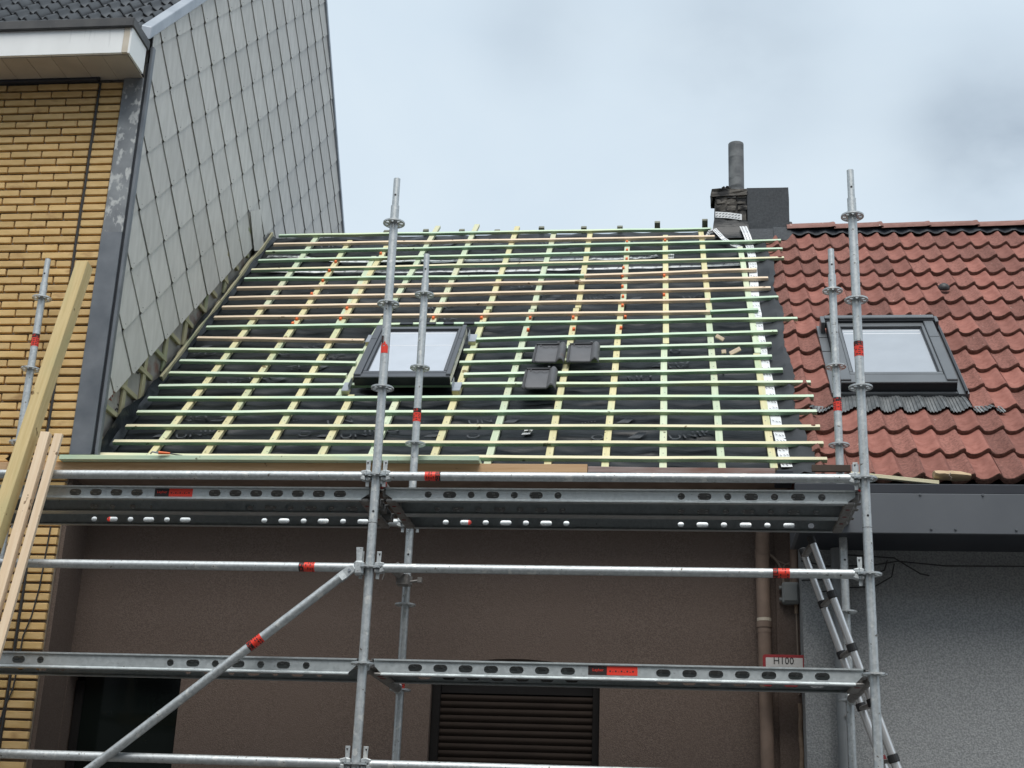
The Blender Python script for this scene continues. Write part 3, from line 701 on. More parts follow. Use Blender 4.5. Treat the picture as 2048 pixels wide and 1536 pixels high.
tape3([(2.20, cy-.055, 5.02), (2.225, cy-.14, 4.90), RP(2.245, 4.0, -.02)], .062, RN, (1,0,0))
for k in range(3):
    tape3([RP(1.86+.03*k, 4.10+.05*k, -.02+.01*k), RP(1.90+.02*k, 4.20+.03*k, .02), RP(1.935+.01*k, 4.24, .01)], .022, RN, (.6,-.5,-.5))
# felt clad neighbour stack (part of the tiled house)
ST = MB().add(*rough_box(2.245, 2.612, cy+.01, cy+.45, 4.70, 5.43, nx=4, nz_=6, j=.003)).build('chimney', MAT['felt'], HR)
MB().add([(2.24, cy-.02, 5.01), (2.46, cy-.02, 5.01), (2.46, cy-.10, 4.87), (2.24, cy-.10, 4.87)], [(0,3,2,1)]).build('felt_apron', MAT['felt'], ST, recalc=False)
b = MB(); b.hexa([(2.46,cy-.10,4.86),(2.645,cy-.08,4.86),(2.66,cy+.45,4.90),(2.46,cy+.45,4.90),(2.46,cy-.015,5.03),(2.615,cy-.005,5.03),(2.62,cy+.45,5.03),(2.46,cy+.45,5.03)]); b.build('lead_flashing', MAT['felt'], ST, bevel=.006)
b = MB(); b.hexa([(2.60,cy+.0,4.98),(2.655,cy+.02,4.96),(2.655,cy+.4,4.98),(2.6,cy+.4,4.98),(2.60,cy+.02,5.10),(2.635,cy+.03,5.10),(2.635,cy+.4,5.10),(2.6,cy+.4,5.10)]); b.build('lead_flashing', MAT['gutter_dark'], ST, bevel=.006)

# ---- wall fittings on the brown house
dp = MB(); dp.path([(2.132,1.372,1.704),(2.132,1.423,1.578),(2.132,1.491,1.485),(2.132,1.532,1.402),(2.132,1.539,1.267),(2.135,1.539,0.9553)], .043, 16)
DP = dp.build('downpipe', MAT['brown_pipe'], HB, smooth=True)
MB().tube((2.135,1.539,0.9864),(2.139,1.539,GZ),.041,16).build('pipe_length', MAT['brown_pipe'], DP, smooth=True)
MB().tube((2.135,1.539,1.023),(2.135,1.539,0.9864),.047,16).build('pipe_collar', MAT['brown_pipe'], DP, smooth=True)
MB().tube((2.135,1.539,1.044),(2.135,1.539,1.025),.0440,16,caps=True).build('mortar_ring', MAT['cream'], DP)
MB().tube((2.132,1.506,1.459),(2.132,1.535,1.418),.046,16).build('pipe_collar', MAT['brown_pipe'], DP, smooth=True)
MB().tube((2.327,1.564,1.704),(2.327,1.564,1.215),.026,12).build('vent_pipe', MAT['brown_pipe'], HB, smooth=True)
MB().box((2.213,1.574,GZ),(2.354,1.599,1.683)).build('render_chase', MAT['brown_render'], HB)

# ================================================================== BRICK HOUSE (left)
BY = 1.245
XJ, XR_ = -2.485, -2.305
wl = MB(); wl.box((-5.2, BY+.014, GZ), (XR_+.001, BY+.25, 4.80)); wl.build('wall', MAT['mortar'], HL)
course = .0603; brick_h = .0435
def brick_mesh(ln):
    return MB().box((-ln/2, -.014, -brick_h/2), (ln/2, .014, brick_h/2)).mesh('brick', bevel=.003)
BM = {}
def get_brick(ln):
    k = round(ln, 3)
    if k not in BM: BM[k] = brick_mesh(k)
    return BM[k]
count = 0; stuff_b = MB()
k = 0; z = 4.755-.03
order = []
while z > GZ+.03:
    off = .115 if k % 2 else 0.0
    x = XJ-.012-(.118 if k % 2 else .232) ; ln0 = .118 if k % 2 else .219
    xr = XJ-.012
    # bricks going left from the joint
    first = True
    while xr > -4.4:
        ln = (.105 if k % 2 else .219) if first else .219
        order.append((xr-ln/2, z, ln)); xr -= ln+.011; first = False
    order.append(((XJ+.012+XR_-.006)/2, z, XR_-.006-XJ-.012))
    z -= course; k += 1
def in_view_left(x, z):   # left frame edge on the brick plane
    return x > -3.22+(4.6-z)*.168
for (x, z, ln) in order:
    if in_view_left(x+ln/2, z) and (z > 1.93 or (.05 < z < 1.33 and x > -2.62)) and count < 300:
        j = random.uniform(-.003, .003)
        o = place('brick', get_brick(ln), HL, MAT['brick'], Matrix.Translation((x+random.uniform(-.002,.002), BY+j, z+random.uniform(-.0015,.0015))) @ Matrix.Rotation(random.uniform(-.006,.006), 4, 'Y'))
        count += 1
    elif z > -1.2:
        stuff_b.box((x-ln/2, BY-.014, z-brick_h/2), (x+ln/2, BY+.014, z+brick_h/2))
stuff_b.build('brick_courses', MAT['brick'], HL, kind='stuff')
# dark joint cable
jc = MB(); jc.path([(XJ+.004+random.uniform(-.004,.004), BY-.016, z_) for z_ in [4.74-.2*i for i in range(34)]], .0075, 6); jc.build('joint_cable', MAT['cable_dark'], HL, smooth=True)
jc = MB(); jc.path([(-2.36,BY-.02,1.50),(-2.365,BY-.02,1.36),(-2.375,BY-.02,1.1),(-2.40,BY-.02,.92),(-2.435,BY-.02,.80),(-2.44,BY-.02,.62),(-2.45,BY-.02,.47),(-2.49,BY-.02,.35),(-2.505,BY-.02,.2),(-2.52,BY-.02,-.1)], .005, 6); jc.build('wall_cable', MAT['cable_dark'], HL, smooth=True)
MB().box((-4.6, 1.19, 4.752), (-2.49, 1.235, 4.838)).build('roller_box', MAT['navy'], HL, bevel=.004)
MB().tube((-2.482,1.20,4.76),(-2.482,1.20,4.85),.012,8).build('roller_box_end', MAT['navy'], HL)
MB().box((XR_+.002, BY+.02, GZ), (XR_+.03, YW+.02, 1.85)).build('render_return', MAT['brown_render'], HB)
# zinc corner strip
zy = 1.215
MB().box((-2.302, zy, 3.56), (-2.156, zy+.028, 4.772)).build('corner_strip', MAT['zinc_white'], HL, bevel=.003)
MB().box((-2.304, zy-.003, 1.955), (-2.156, zy+.028, 3.562)).build('corner_strip', MAT['zinc'], HL, bevel=.003)
MB().box((-2.138, zy+.006, 1.96), (-2.116, zy+.05, 5.03)).build('corner_trim', MAT['zinc'], HL, bevel=.003)
MB().box((-2.158, zy+.014, 1.955), (-2.136, zy+.05, 4.9)).build('corner_groove', MAT['sash_dark'], HL)
MB().quad((-2.36,1.14,1.953),(-2.09,1.14,1.953),(-2.09,1.28,1.957),(-2.36,1.28,1.957)).build('corner_foot', MAT['zinc_light'], HL)
# gable body
def rake(y): return 5.105+1.02*(y-1.2)
def back(y): return 8.365-1.297*(y-5.495)
gp = [(2.1, 1.88), (2.1, GZ), (8.3, GZ), (8.3, back(8.3)-.03), (5.0, rake(5.0)-.03), (1.29, rake(1.29)-.03), (1.29, 1.88)]
MB().plate(gp, [], -.10, lambda u, v, w: Vector((-2.178+w, u, v))).build('gable_wall', MAT['insul'], HL)
# roof slopes of the brick house
b = MB(); b.hexa([(-6,1.0,4.83),(-2.2,1.0,4.83),(-2.2,5.0,8.91),(-6,5.0,8.91),(-6,1.0,4.87),(-2.2,1.0,4.87),(-2.2,5.0,8.95),(-6,5.0,8.95)]); b.build('roof_underlay', MAT['dark_tile'], HL)
b = MB(); b.hexa([(-6,5.0,8.9),(-2.2,5.0,8.9),(-2.2,8.3,4.7),(-6,8.3,4.7),(-6,5.0,8.97),(-2.2,5.0,8.97),(-2.2,8.3,4.77),(-6,8.3,4.77)]); b.build('rear_roof', MAT['dark_tile'], HL)
# diamond slates
DY, DZ = .2572, .2275
def diamond(clipf=None, y0=0, z0=0):
    e = .012; c = .016; t = .006
    def prow(y, z): return .004+.011*(DZ-z)/(2*DZ)
    pts = [(-DY+c, c*.5), (-DY+c, -c*.5), (-c, -DZ+c*.8), (c, -DZ+c*.8), (DY-c, -c*.5), (DY-c, c*.5), (c*.6, DZ+.0), (-c*.6, DZ+.0)]
    return pts
dpts = diamond()
def slate_mesh(poly):
    n = len(poly)
    def off(z): return .003+.017*(DZ-z)/(2*DZ)
    vs = [Vector((off(z), y, z)) for y, z in poly]+[Vector((off(z)-.006, y, z)) for y, z in poly]
    fs = [tuple(range(n)), tuple(range(2*n-1, n-1, -1))]+[(i, n+i, n+(i+1) % n, (i+1) % n) for i in range(n)]
    return MB().add(vs, fs).mesh('slate')
def clip_poly(poly, fn):
    """keep fn>=0 (fn linear)"""
    outp = []
    for i in range(len(poly)):
        a, c = poly[i], poly[(i+1) % len(poly)]; fa, fc = fn(*a), fn(*c)
        if fa >= 0: outp.append(a)
        if (fa >= 0) != (fc >= 0):
            t = fa/(fa-fc); outp.append((lerp(a[0], c[0], t), lerp(a[1], c[1], t)))
    return outp
full_me = slate_mesh(dpts)
# lattice: lower vertices sit at (1.424+DY*k, 4.738+DZ*k - 2*DZ*m)
def roof_z(y): return 2.0151+(y-1.3)*math.tan(AL)
ns = 0
for i in range(-2, 26):
    for j in range(-30, 30):
        if (i+j) % 2: continue
        y = 1.424+DY*i; z = 4.738+DZ*j+DZ   # centre one half-diagonal above a lower vertex
        if z-DZ < roof_z(y)+.035 and y < 4.4: continue
        if z+DZ < 4.75 and y >= 4.4: continue
        if y > 4.4 and z-DZ < 4.6: continue
        poly = [(y+a, z+c) for a, c in dpts]
        inside = all(a > 1.262 and c < rake(a) and c < back(a) for a, c in poly)
        if inside:
            ang = random.uniform(-.006, .006)
            place('slate', full_me, HL, MAT['slate'], Matrix.Translation((-2.160+random.uniform(-.001,.0015), y, z)) @ Matrix.Rotation(ang, 4, 'X')); ns += 1
        else:
            p = clip_poly(poly, lambda a, c: a-1.262); p = clip_poly(p, lambda a, c: rake(a)-c) if p else p; p = clip_poly(p, lambda a, c: back(a)-c) if p else p
            if len(p) >= 3:
                ar = abs(sum(p[q][0]*p[(q+1) % len(p)][1]-p[(q+1) % len(p)][0]*p[q][1] for q in range(len(p))))/2
                if ar > .002:
                    place('slate', slate_mesh([(a-y, c-z) for a, c in p]), HL, MAT['slate'], Matrix.Translation((-2.160, y, z))); ns += 1
# a slipped vertical slate and gap near the top of the battened roof
MB().hexa([(-2.133,3.97,4.69),(-2.129,3.97,4.69),(-2.129,4.245,4.825),(-2.133,4.245,4.825),(-2.138,3.76,4.975),(-2.134,3.76,4.975),(-2.134,4.03,5.13),(-2.140,4.03,5.13)]).build('slate', MAT['slate'], HL, label='loose upright slate hanging near the top of the battened roof')
# nails in slates
nl = MB()
for i in range(-2, 26):
    for j in range(-30, 30):
        if (i+j) % 2: continue
        y = 1.424+DY*i; z = 4.738+DZ*j
        if z > roof_z(y)+.1 and 1.3 < y and z < rake(y)-.1 and z < back(y)-.05: nl.box((-2.150, y+.02, z+.055), (-2.1405, y+.025, z+.060))
nl.build('slate_hook', MAT['sash_dark'], HL, kind='stuff')
# rake coping, back edge trim
b = MB(); b.hexa([(-2.20,1.15,5.045),(-2.122,1.15,5.045),(-2.122,5.0,8.97),(-2.20,5.0,8.97),(-2.20,1.15,5.165),(-2.122,1.15,5.145),(-2.122,5.0,9.08),(-2.20,5.0,9.10)]); b.build('verge_coping', MAT['zinc_light'], HL, bevel=.004)
b = MB(); b.hexa([(-2.20,5.0,8.96),(-2.13,5.0,8.96),(-2.13,8.2,back(8.2)-.02),(-2.20,8.2,back(8.2)-.02),(-2.20,5.03,9.0),(-2.13,5.03,9.0),(-2.13,8.23,back(8.2)+.02),(-2.20,8.23,back(8.2)+.02)]); b.build('verge_trim', MAT['zinc_light'], HL)
# exposed lath, studs above the roof
def zlow(y): return roof_z(y)
hb_z = [2.12+.226*k for k in range(13)]
for q, z0 in enumerate(hb_z):
    ye = 1.3+(z0-2.0151)/math.tan(AL)-.03          # where the lath meets the roof
    ya = max(1.275, ye-.33)
    if ye-ya > .05: bar('wall_lath', (-2.166, ya, z0), (-2.166, ye, z0), .030, .036, (0,0,1), MAT['w_grey'], HL, bevel=.002)
for q, y0 in enumerate((1.62, 1.93, 2.27, 2.62, 3.0, 3.4)):
    z0 = roof_z(y0)+.0
    bar('wall_stud', (-2.166, y0, z0-.05), (-2.166, y0, z0+.45), .055, .02, (1,0,0), MAT['w_grey'], HL, bevel=.002)
for (y, z, body, sz, ang) in [(1.47,2.50,'VITO',.085,68),(1.60,2.40,'OV',.12,62),(1.86,2.82,'OV',.11,62)]:
    m = Matrix.Translation((-2.176, y, z)) @ Matrix.Rotation(math.pi/2, 4, 'Z') @ Matrix.Rotation(math.pi/2, 4, 'X') @ Matrix.Rotation(rad(ang), 4, 'Z')
    text_part('printed_letters', body, sz, m, MAT['red_print'] if body == 'VITO' else MAT['ink'], HL)
# overhanging eaves box
MB().box((-5.5, .90, 4.778), (-2.205, .922, 4.985)).build('fascia', MAT['white_paint'], HL, bevel=.002)
MB().box((-2.203, .896, 4.776), (-2.160, .922, 4.985)).build('fascia_corner', MAT['cream'], HL, bevel=.002)
MB().box((-2.162, .898, 4.772), (-2.146, 1.17, 4.985)).build('fascia_return', MAT['white_paint'], HL, bevel=.002)
MB().box((-5.5, .872, 4.975), (-2.138, .925, 5.045)).build('gutter', MAT['gutter_dark'], HL, bevel=.004)
b = MB(); b.hexa([(-2.16,.88,4.98),(-2.134,.88,4.98),(-2.134,1.19,4.975),(-2.16,1.19,4.975),(-2.16,.88,5.048),(-2.134,.88,5.048),(-2.134,1.19,5.05),(-2.16,1.19,5.05)]); b.build('gutter_return', MAT['gutter_dark'], HL, bevel=.003)
for i in range(14):
    xb = -2.168-i*.1845
    MB().box((xb-.1825, .924, 4.772+random.uniform(-.001,.001)), (xb, 1.238, 4.782)).build('soffit_board', MAT['soffit'], HL, bevel=.002)
MB().box((-2.168-14*.1845, .93, 4.784), (-2.168, 1.24, 4.80)).build('soffit_backing', MAT['sash_dark'], HL)
# wavy roof tiles (shared builder with the red roof)
WP = [(0,.031),(.09,.011),(.20,.002),(.34,0),(.50,.004),(.64,.014),(.77,.029),(.86,.038),(.93,.041),(1.0,.031)]
def wave_tile(wv, ln, waves=2, thick=.042, amp=1.0, lip_mat=True, rough_first=True, seg=2, tail=.038):
    prof = []
    for w in range(waves):
        for q, (t, h) in enumerate(WP):
            if w and q == 0: t, h = .012, .017
            prof.append(((w+t)*wv, h*amp, w))
    prof.append((waves*wv+.018, .011*amp, waves-1)); m = len(prof)
    vs = []; fs = []; mi = []
    ss = [(0.0, -.012), (.004, -.003), (.014, 0.0), (ln*.5, 0.0), (ln, 0.0)]
    nr = len(ss)
    for s, dh in ss:
        rise = tail*(1-s/ln)
        vs += [Vector((u, s, h+dh+rise)) for u, h, w in prof]
    b0 = len(vs); vs += [Vector((u, .001, h+tail-thick)) for u, h, w in prof]
    b1 = len(vs); vs += [Vector((u, ln, h-thick*.6)) for u, h, w in prof]
    for r in range(nr-1):
        for i in range(m-1):
            fs.append((r*m+i, r*m+i+1, (r+1)*m+i+1, (r+1)*m+i)); mi.append(2 if r < 1 else prof[i+1][2] if rough_first else 1-prof[i+1][2])
    for i in range(m-1):
        fs.append((b0+i, b0+i+1, i+1, i)); mi.append(2)
        fs.append((b0+i+1, b0+i, b1+i, b1+i+1)); mi.append(0)
    fs.append((b0, 0*m, 1*m, 2*m, 3*m, 4*m, b1)); mi.append(2)
    fs.append((b0+m-1, b1+m-1, 5*m-1, 4*m-1, 3*m-1, 2*m-1, m-1)); mi.append(2)
    me = bpy.data.meshes.new('roof_tile'); me.from_pydata([tuple(v) for v in vs], [], fs)
    for p, k_ in zip(me.polygons, mi): p.material_index = k_; p.use_smooth = True
    bm = bmesh.new(); bm.from_mesh(me)
    for e in bm.edges:
        if len(e.link_faces) == 2 and e.calc_face_angle(0) > rad(48): e.smooth = False
    bm.to_mesh(me); bm.free()
    return me
dk = wave_tile(.165, .34, tail=.034, thick=.024, amp=1.7)
for m_ in (MAT['dark_tile'], MAT['dark_tile'], MAT['dark_tile']): dk.materials.append(m_)
A2 = math.atan(1.02); R2 = Matrix(((1,0,0),(0,math.cos(A2),-math.sin(A2)),(0,math.sin(A2),math.cos(A2)))).to_4x4()
dk_last = None
for r in range(10):
    for c in range(8):
        xl = -2.225-.33*(c+1)+(.165 if r % 2 else 0)*0; s = .0+.215*r
        if xl < -4.7: continue
        p = Vector((xl, 1.0+s*math.cos(A2), 4.895+s*math.sin(A2)))
        m = R2.copy(); m.translation = p
        place('roof_tile', dk, HL, None, m @ Matrix.Rotation(random.uniform(-.006,.006), 4, 'Z'))

# ================================================================== TILED HOUSE (right)
MB().box((2.352, YG+.003, GZ), (6.2, YG+.26, 1.70)).build('wall', MAT['grey_render'], HR)
MB().box((2.337, 7.6, GZ), (6.2, 7.8, 2.0)).build('rear_wall', MAT['grey_render'], HR)
MB().box((6.2, YG+.003, GZ), (6.35, 7.8, 1.9)).build('side_wall', MAT['grey_render'], HR)
b = MB(); b.hexa([(2.42,zr.y+.05,zr.z-.14),(6.3,zr.y+.05,zr.z-.14),(6.3,7.9,1.9),(2.42,7.9,1.9),(2.42,zr.y+.05,zr.z-.06),(6.3,zr.y+.05,zr.z-.06),(6.3,7.9,1.98),(2.42,7.9,1.98)]); b.build('rear_roof', MAT['red_tile'], HR)
b = MB(); rbox(b, 2.40, 6.3, -.22, 4.30, -.14, -.085); b.build('roof_underlay', MAT['black_roll'], HR)
WV = .1465; TG = .3150; S0 = -.235; X0 = 3.079-5*WV
t_a = wave_tile(WV, .38, rough_first=True); t_b = wave_tile(WV, .38, rough_first=False); t_c = wave_tile(WV, .38)
for t_, mm in ((t_a, ('red_rough', 'red_tile')), (t_b, ('red_rough', 'red_tile')), (t_c, ('red_rough', 'red_tile'))):
    for k_ in mm: t_.materials.append(MAT[k_])
    t_.materials.append(MAT['tile_lip'])
RWX0, RWX1 = 2.655, 3.525
def cut_tile(me, keep_lo=None, keep_hi=None):
    m2 = me.copy(); bm = bmesh.new(); bm.from_mesh(m2)
    if keep_lo is not None: bmesh.ops.bisect_plane(bm, geom=bm.verts[:]+bm.edges[:]+bm.faces[:], plane_co=(keep_lo,0,0), plane_no=(1,0,0), clear_inner=True)
    if keep_hi is not None: bmesh.ops.bisect_plane(bm, geom=bm.verts[:]+bm.edges[:]+bm.faces[:], plane_co=(keep_hi,0,0), plane_no=(1,0,0), clear_outer=True)
    n = len(bm.faces); bm.to_mesh(m2); bm.free(); return m2 if n else None
TH = -.068
for r in range(14):
    s = S0+TG*r
    for c in range(-1, 13):
        x = X0+2*WV*c
        me = t_a if random.random() < .8 else t_b
        lo = hi = None
        if c == -1 or x < 2.39: lo = max(0, 2.375-x)
        parts = [(lo, hi)]
        if 3 <= r <= 6 and x+2*WV+.018 > RWX0 and x < RWX1:
            parts = []
            if x < RWX0: parts.append((lo, RWX0-x))
            if x+2*WV+.018 > RWX1: parts.append((RWX1-x, None))
        for (l_, h_) in parts:
            if l_ is not None and l_ >= 2*WV+.015: continue
            if h_ is not None and h_ < .03: continue
            m = me if (l_ is None and h_ is None) else cut_tile(me, l_, h_)
            if m is None: continue
            M_ = RM(x, s, TH+random.uniform(-.004, .004)) @ Matrix.Rotation(random.uniform(-.010,.010), 4, 'Z')
            place('roof_tile', m, HR, None, M_)
# ridge
rr = RP(0, 4.30, 0)
MBR = MB(); 
vs = []; fs = []; n_ = 120
for i in range(n_+1):
    x = 2.62+3.6*i/n_; w_ = (x-X0)/WV; hw = .014*math.sin(2*math.pi*(w_-.62))
    vs += [RP(x, 4.40, -.01), RP(x, 4.27, .0+hw*.3), RP(x, 4.215, -.028+hw)]
for i in range(n_):
    for k in range(2): a = i*3+k; fs.append((a, a+3, a+4, a+1))
MB().add(vs, fs).build('ridge_roll', MAT['black_roll'], HR, smooth=True, recalc=False)
def ridge_mesh(ln):
    sec = [(-.115,-.045),(-.105,-.018),(-.055,.028),(-.03,.036),(.03,.036),(.055,.028),(.105,-.018),(.115,-.045)]
    n = len(sec); vs = []; fs = []
    rows = [(0,0),(.0,.0),(ln*.5,.004),(ln-.03,.008),(ln,.014),(ln+.012,.013),(ln+.02,.004)]
    for x, dz in rows: vs += [Vector((x, y*(1+dz*3), z+dz)) for y, z in sec]
    for r in range(len(rows)-1): fs += [(r*n+i, r*n+i+1, (r+1)*n+i+1, (r+1)*n+i) for i in range(n-1)]
    fs += [tuple(range(n)), tuple((len(rows)-1)*n+i for i in range(n-1, -1, -1))]
    return MB().add(vs, fs).mesh('ridge_tile', smooth=True)
rm = ridge_mesh(.405)
for i in range(9):
    place('ridge_tile', rm, HR, MAT['ridge_tile'], Matrix.Translation((2.585+.41*i, rr.y+.06, rr.z+.012+random.uniform(-.004,.004))) @ Matrix.Rotation(random.uniform(-.012,.002), 4, 'Y'))
# roof window with flashing
RW2 = roof_window(HR, 2.70, 3.465, .915, 1.955, 2.803, 3.362, 1.085, 1.862, True)
b = MB(); rbox(b, 2.64, 2.70, .86, 2.02, -.03, .012); b.build('side_flashing', MAT['cladding'], RW2)
b = MB(); rbox(b, 3.465, 3.535, .86, 2.0, -.03, .006); b.build('side_flashing', MAT['cladding'], RW2)
b = MB(); rbox(b, 3.507, 3.522, .86, 2.0, .006, .028); b.build('flashing_seal', MAT['sash_dark'], RW2)
for q in (1.55, 1.8): 
    b = MB(); rbox(b, 2.64, 2.70, q, q+.006, .0125, .0145); b.build('flashing_joint', MAT['sash_dark'], RW2)
b = MB(); rbox(b, 2.69, 3.475, 1.955, 2.005, .02, .105); b.build('hood', MAT['cladding'], RW2, bevel=.005)
b = MB(); rbox(b, 2.685, 3.48, 1.935, 1.957, .045, .088); b.build('hood_face', MAT['sash_dark'], RW2)
b = MB(); rbox(b, 2.66, 2.69, 1.88, 2.0, -.02, .10); b.build('hood_end', MAT['cladding'], RW2, bevel=.003)
b = MB(); rbox(b, 3.475, 3.50, 1.90, 2.0, -.02, .095); b.build('hood_end', MAT['cladding'], RW2, bevel=.003)
# pleated lead apron following the tile waves
def wave_h(x):
    t = ((x-X0)/WV) % 1.0
    for i in range(len(WP)-1):
        if WP[i][0] <= t <= WP[i+1][0]:
            f = (t-WP[i][0])/(WP[i+1][0]-WP[i][0]); return lerp(WP[i][1], WP[i+1][1], f)
    return 0
vs = []; fs = []; xa, xb = 2.475, 3.735; n_ = 480
for i in range(n_+1):
    x = lerp(xa, xb, i/n_); pl = .0032*(1 if (i//4) % 2 else -1)
    side = x < 2.64 or x > 3.535
    for k, t in enumerate((0, .35, .7, 1.0)):
        s = lerp(.672, .74 if side else .905, t); base = TH+.026+wave_h(x)*(1-.9*t*t)+.010*t
        xx = x+(x-3.1)*-.04*t
        vs.append(RP(xx, s, base+pl*(1 if t < .9 else .2)+.006))
for i in range(n_):
    for k in range(3): a = i*4+k; fs.append((a, a+4, a+5, a+1))
MB().add(vs, fs).build('pleated_apron', MAT['lead'], RW2, recalc=False)
b = MB(); rbox(b, 2.66, 3.53, .885, .92, -.02, -.002); b.build('apron_upstand', MAT['cladding'], RW2)
# gutter box
MB().box((2.29, .905, 1.432), (6.4, .925, 1.668)).build('gutter_fascia', MAT['anthracite'], HR, bevel=.003)
MB().box((2.289, .925, 1.432), (2.31, 1.355, 1.66)).build('gutter_end', MAT['anthracite'], HR)
MB().box((2.29, .915, 1.669), (6.4, .945, 1.728)).build('gutter_lip', MAT['navy'], HR, bevel=.004)
MB().box((2.31, .926, 1.434), (6.4, 1.362, 1.446)).build('soffit', MAT['navy'], HR)
MB().box((2.31, .95, 1.60), (6.4, 1.15, 1.61)).build('gutter_floor', MAT['navy'], HR)
riv = MB()
for x in (2.70, 3.05, 3.185, 3.62, 3.52): riv.tube((x, .906, 1.46), (x, .897, 1.46), .007, 8)
for x in (2.66, 3.0, 3.35): riv.tube((x, .906, 1.662), (x, .898, 1.662), .007, 8)
riv.build('rivet', MAT['anthracite'], HR, kind='stuff')
GP = MB().tube((2.558, 1.305, 1.43), (2.558, 1.305, GZ), .035, 16).build('downpipe', MAT['grey_pipe'], HR, smooth=True, label='grey downpipe painted like the wall')
for z in (1.13, .44): MB().box((2.565, 1.26, z-.006), (2.63, 1.355, z+.006)).build('pipe_bracket', MAT['galv_dark'], GP)
for pts in ([(2.35,1.34,1.36),(2.5,1.34,1.33),(2.75,1.34,1.335),(2.92,1.34,1.365),(3.2,1.34,1.34),(3.9,1.34,1.345)],
            [(2.35,1.34,1.24),(2.62,1.34,1.255),(2.75,1.34,1.27),(2.84,1.34,1.31),(2.86,1.34,1.37)],
            [(2.45,1.34,1.17),(2.62,1.34,1.20),(2.78,1.34,1.21),(2.88,1.34,1.27),(2.90,1.34,1.35)],
            [(2.62,1.34,1.40),(2.9,1.34,1.385),(3.05,1.34,1.29),(3.1,1.34,1.28)]):
    m = MB(); q = []
    for i in range(len(pts)-1):
        for k in range(5): q.append(Vector(pts[i]).lerp(Vector(pts[i+1]), k/5))
    q.append(Vector(pts[-1])); m.path(q, .004, 6); m.build('wall_cable', MAT['cable_dark'], HR, smooth=True)
# black vent knob stuck in the tiles
vm = MB()
for k in range(5):
    a0 = math.pi/2*k/5; a1 = math.pi/2*(k+1)/5
    vm.tube(RP(3.70, 2.84, -.02+.045*math.sin(a0)), RP(3.70, 2.84, -.02+.045*math.sin(a1)), .047*math.cos(a0), 14, r2=max(.002, .047*math.cos(a1)), caps=False)
vm.build('tile_vent', MAT['black_plastic'], HR, smooth=True)

# ================================================================== SCAFFOLD
SF = thing('scaffold', (0, .5, GZ), 'galvanised tube scaffold with steel decks standing in front of the brown house', 'scaffold')
LB = 2.57; WB = 1.0452; TR_ = .02415
G = MAT['galv']
def ring_mesh():
    n = 40; mb = MB(); t = .0045
    def circ(r, z): return [(r*math.cos(2*math.pi*k/n), r*math.sin(2*math.pi*k/n), z) for k in range(n)]
    def annulus(r0, r1):
        vs = circ(r0,-t)+circ(r1,-t)+circ(r1,t)+circ(r0,t)
        mb.add(vs, [(a*n+k, a*n+(k+1)%n, ((a+1)%4)*n+(k+1)%n, ((a+1)%4)*n+k) for a in range(4) for k in range(n)])
    annulus(.0235, .034); annulus(.052, .0625)
    for k in range(8):
        a = 2*math.pi*(k+.5)/8; d = Vector((math.cos(a), math.sin(a), 0)); p = Vector((-d.y, d.x, 0))
        w = .008 if k % 2 else .011
        mb.hexa([d*.032-p*w+Vector((0,0,-t*.9)), d*.054-p*w+Vector((0,0,-t*.9)), d*.054+p*w+Vector((0,0,-t*.9)), d*.032+p*w+Vector((0,0,-t*.9)),
                 d*.032-p*w+Vector((0,0,t*.9)), d*.054-p*w+Vector((0,0,t*.9)), d*.054+p*w+Vector((0,0,t*.9)), d*.032+p*w+Vector((0,0,t*.9))])
    return mb.mesh('rosette', smooth=True)
ring = ring_mesh()
def sticker(p, d, parent, r=TR_, ln=.085, black_first=True, name='sticker'):
    """two-tone label wrapped round a tube"""
    p = Vector(p); d = Vector(d).normalized(); k = .32 if black_first else .68
    a, c = p-d*ln/2, p+d*ln/2; mid = a.lerp(c, k)
    for q0, q1, first in ((a, mid, True), (mid, c, False)):
        blk = first == black_first
        x = q1-q0; m = axisM((q0+q1)/2, x, (1,.2,.1) if abs(d.x) < .7 else (0,.3,1)); l_ = x.length/2
        me = MB().tube((-l_,0,0), (l_,0,0), r+.0009, 18, caps=False).mesh(name, None, smooth=True, recalc=False)
        so = place(name, me, parent, MAT['st_black'] if blk else MAT['st_red'], m)
        pm_ = MB(); rr_ = r+.0014
        for q in range(4):
            xx = -l_*.7+q*l_*.42
            for g in range(9):
                if random.random() < .35: continue
                a0 = 2*math.pi*(g+random.random()*.3)/9; a1 = a0+.45
                pm_.add([(xx, rr_*math.cos(a0), rr_*math.sin(a0)), (xx+l_*.20, rr_*math.cos(a0), rr_*math.sin(a0)), (xx+l_*.20, rr_*math.cos(a1), rr_*math.sin(a1)), (xx, rr_*math.cos(a1), rr_*math.sin(a1))], [(0,1,2,3)])
        pme = pm_.mesh('sticker_print', None, recalc=False)
        place('sticker_print', pme, parent, MAT['st_red'] if blk else MAT['ink'], m, 'stuff')
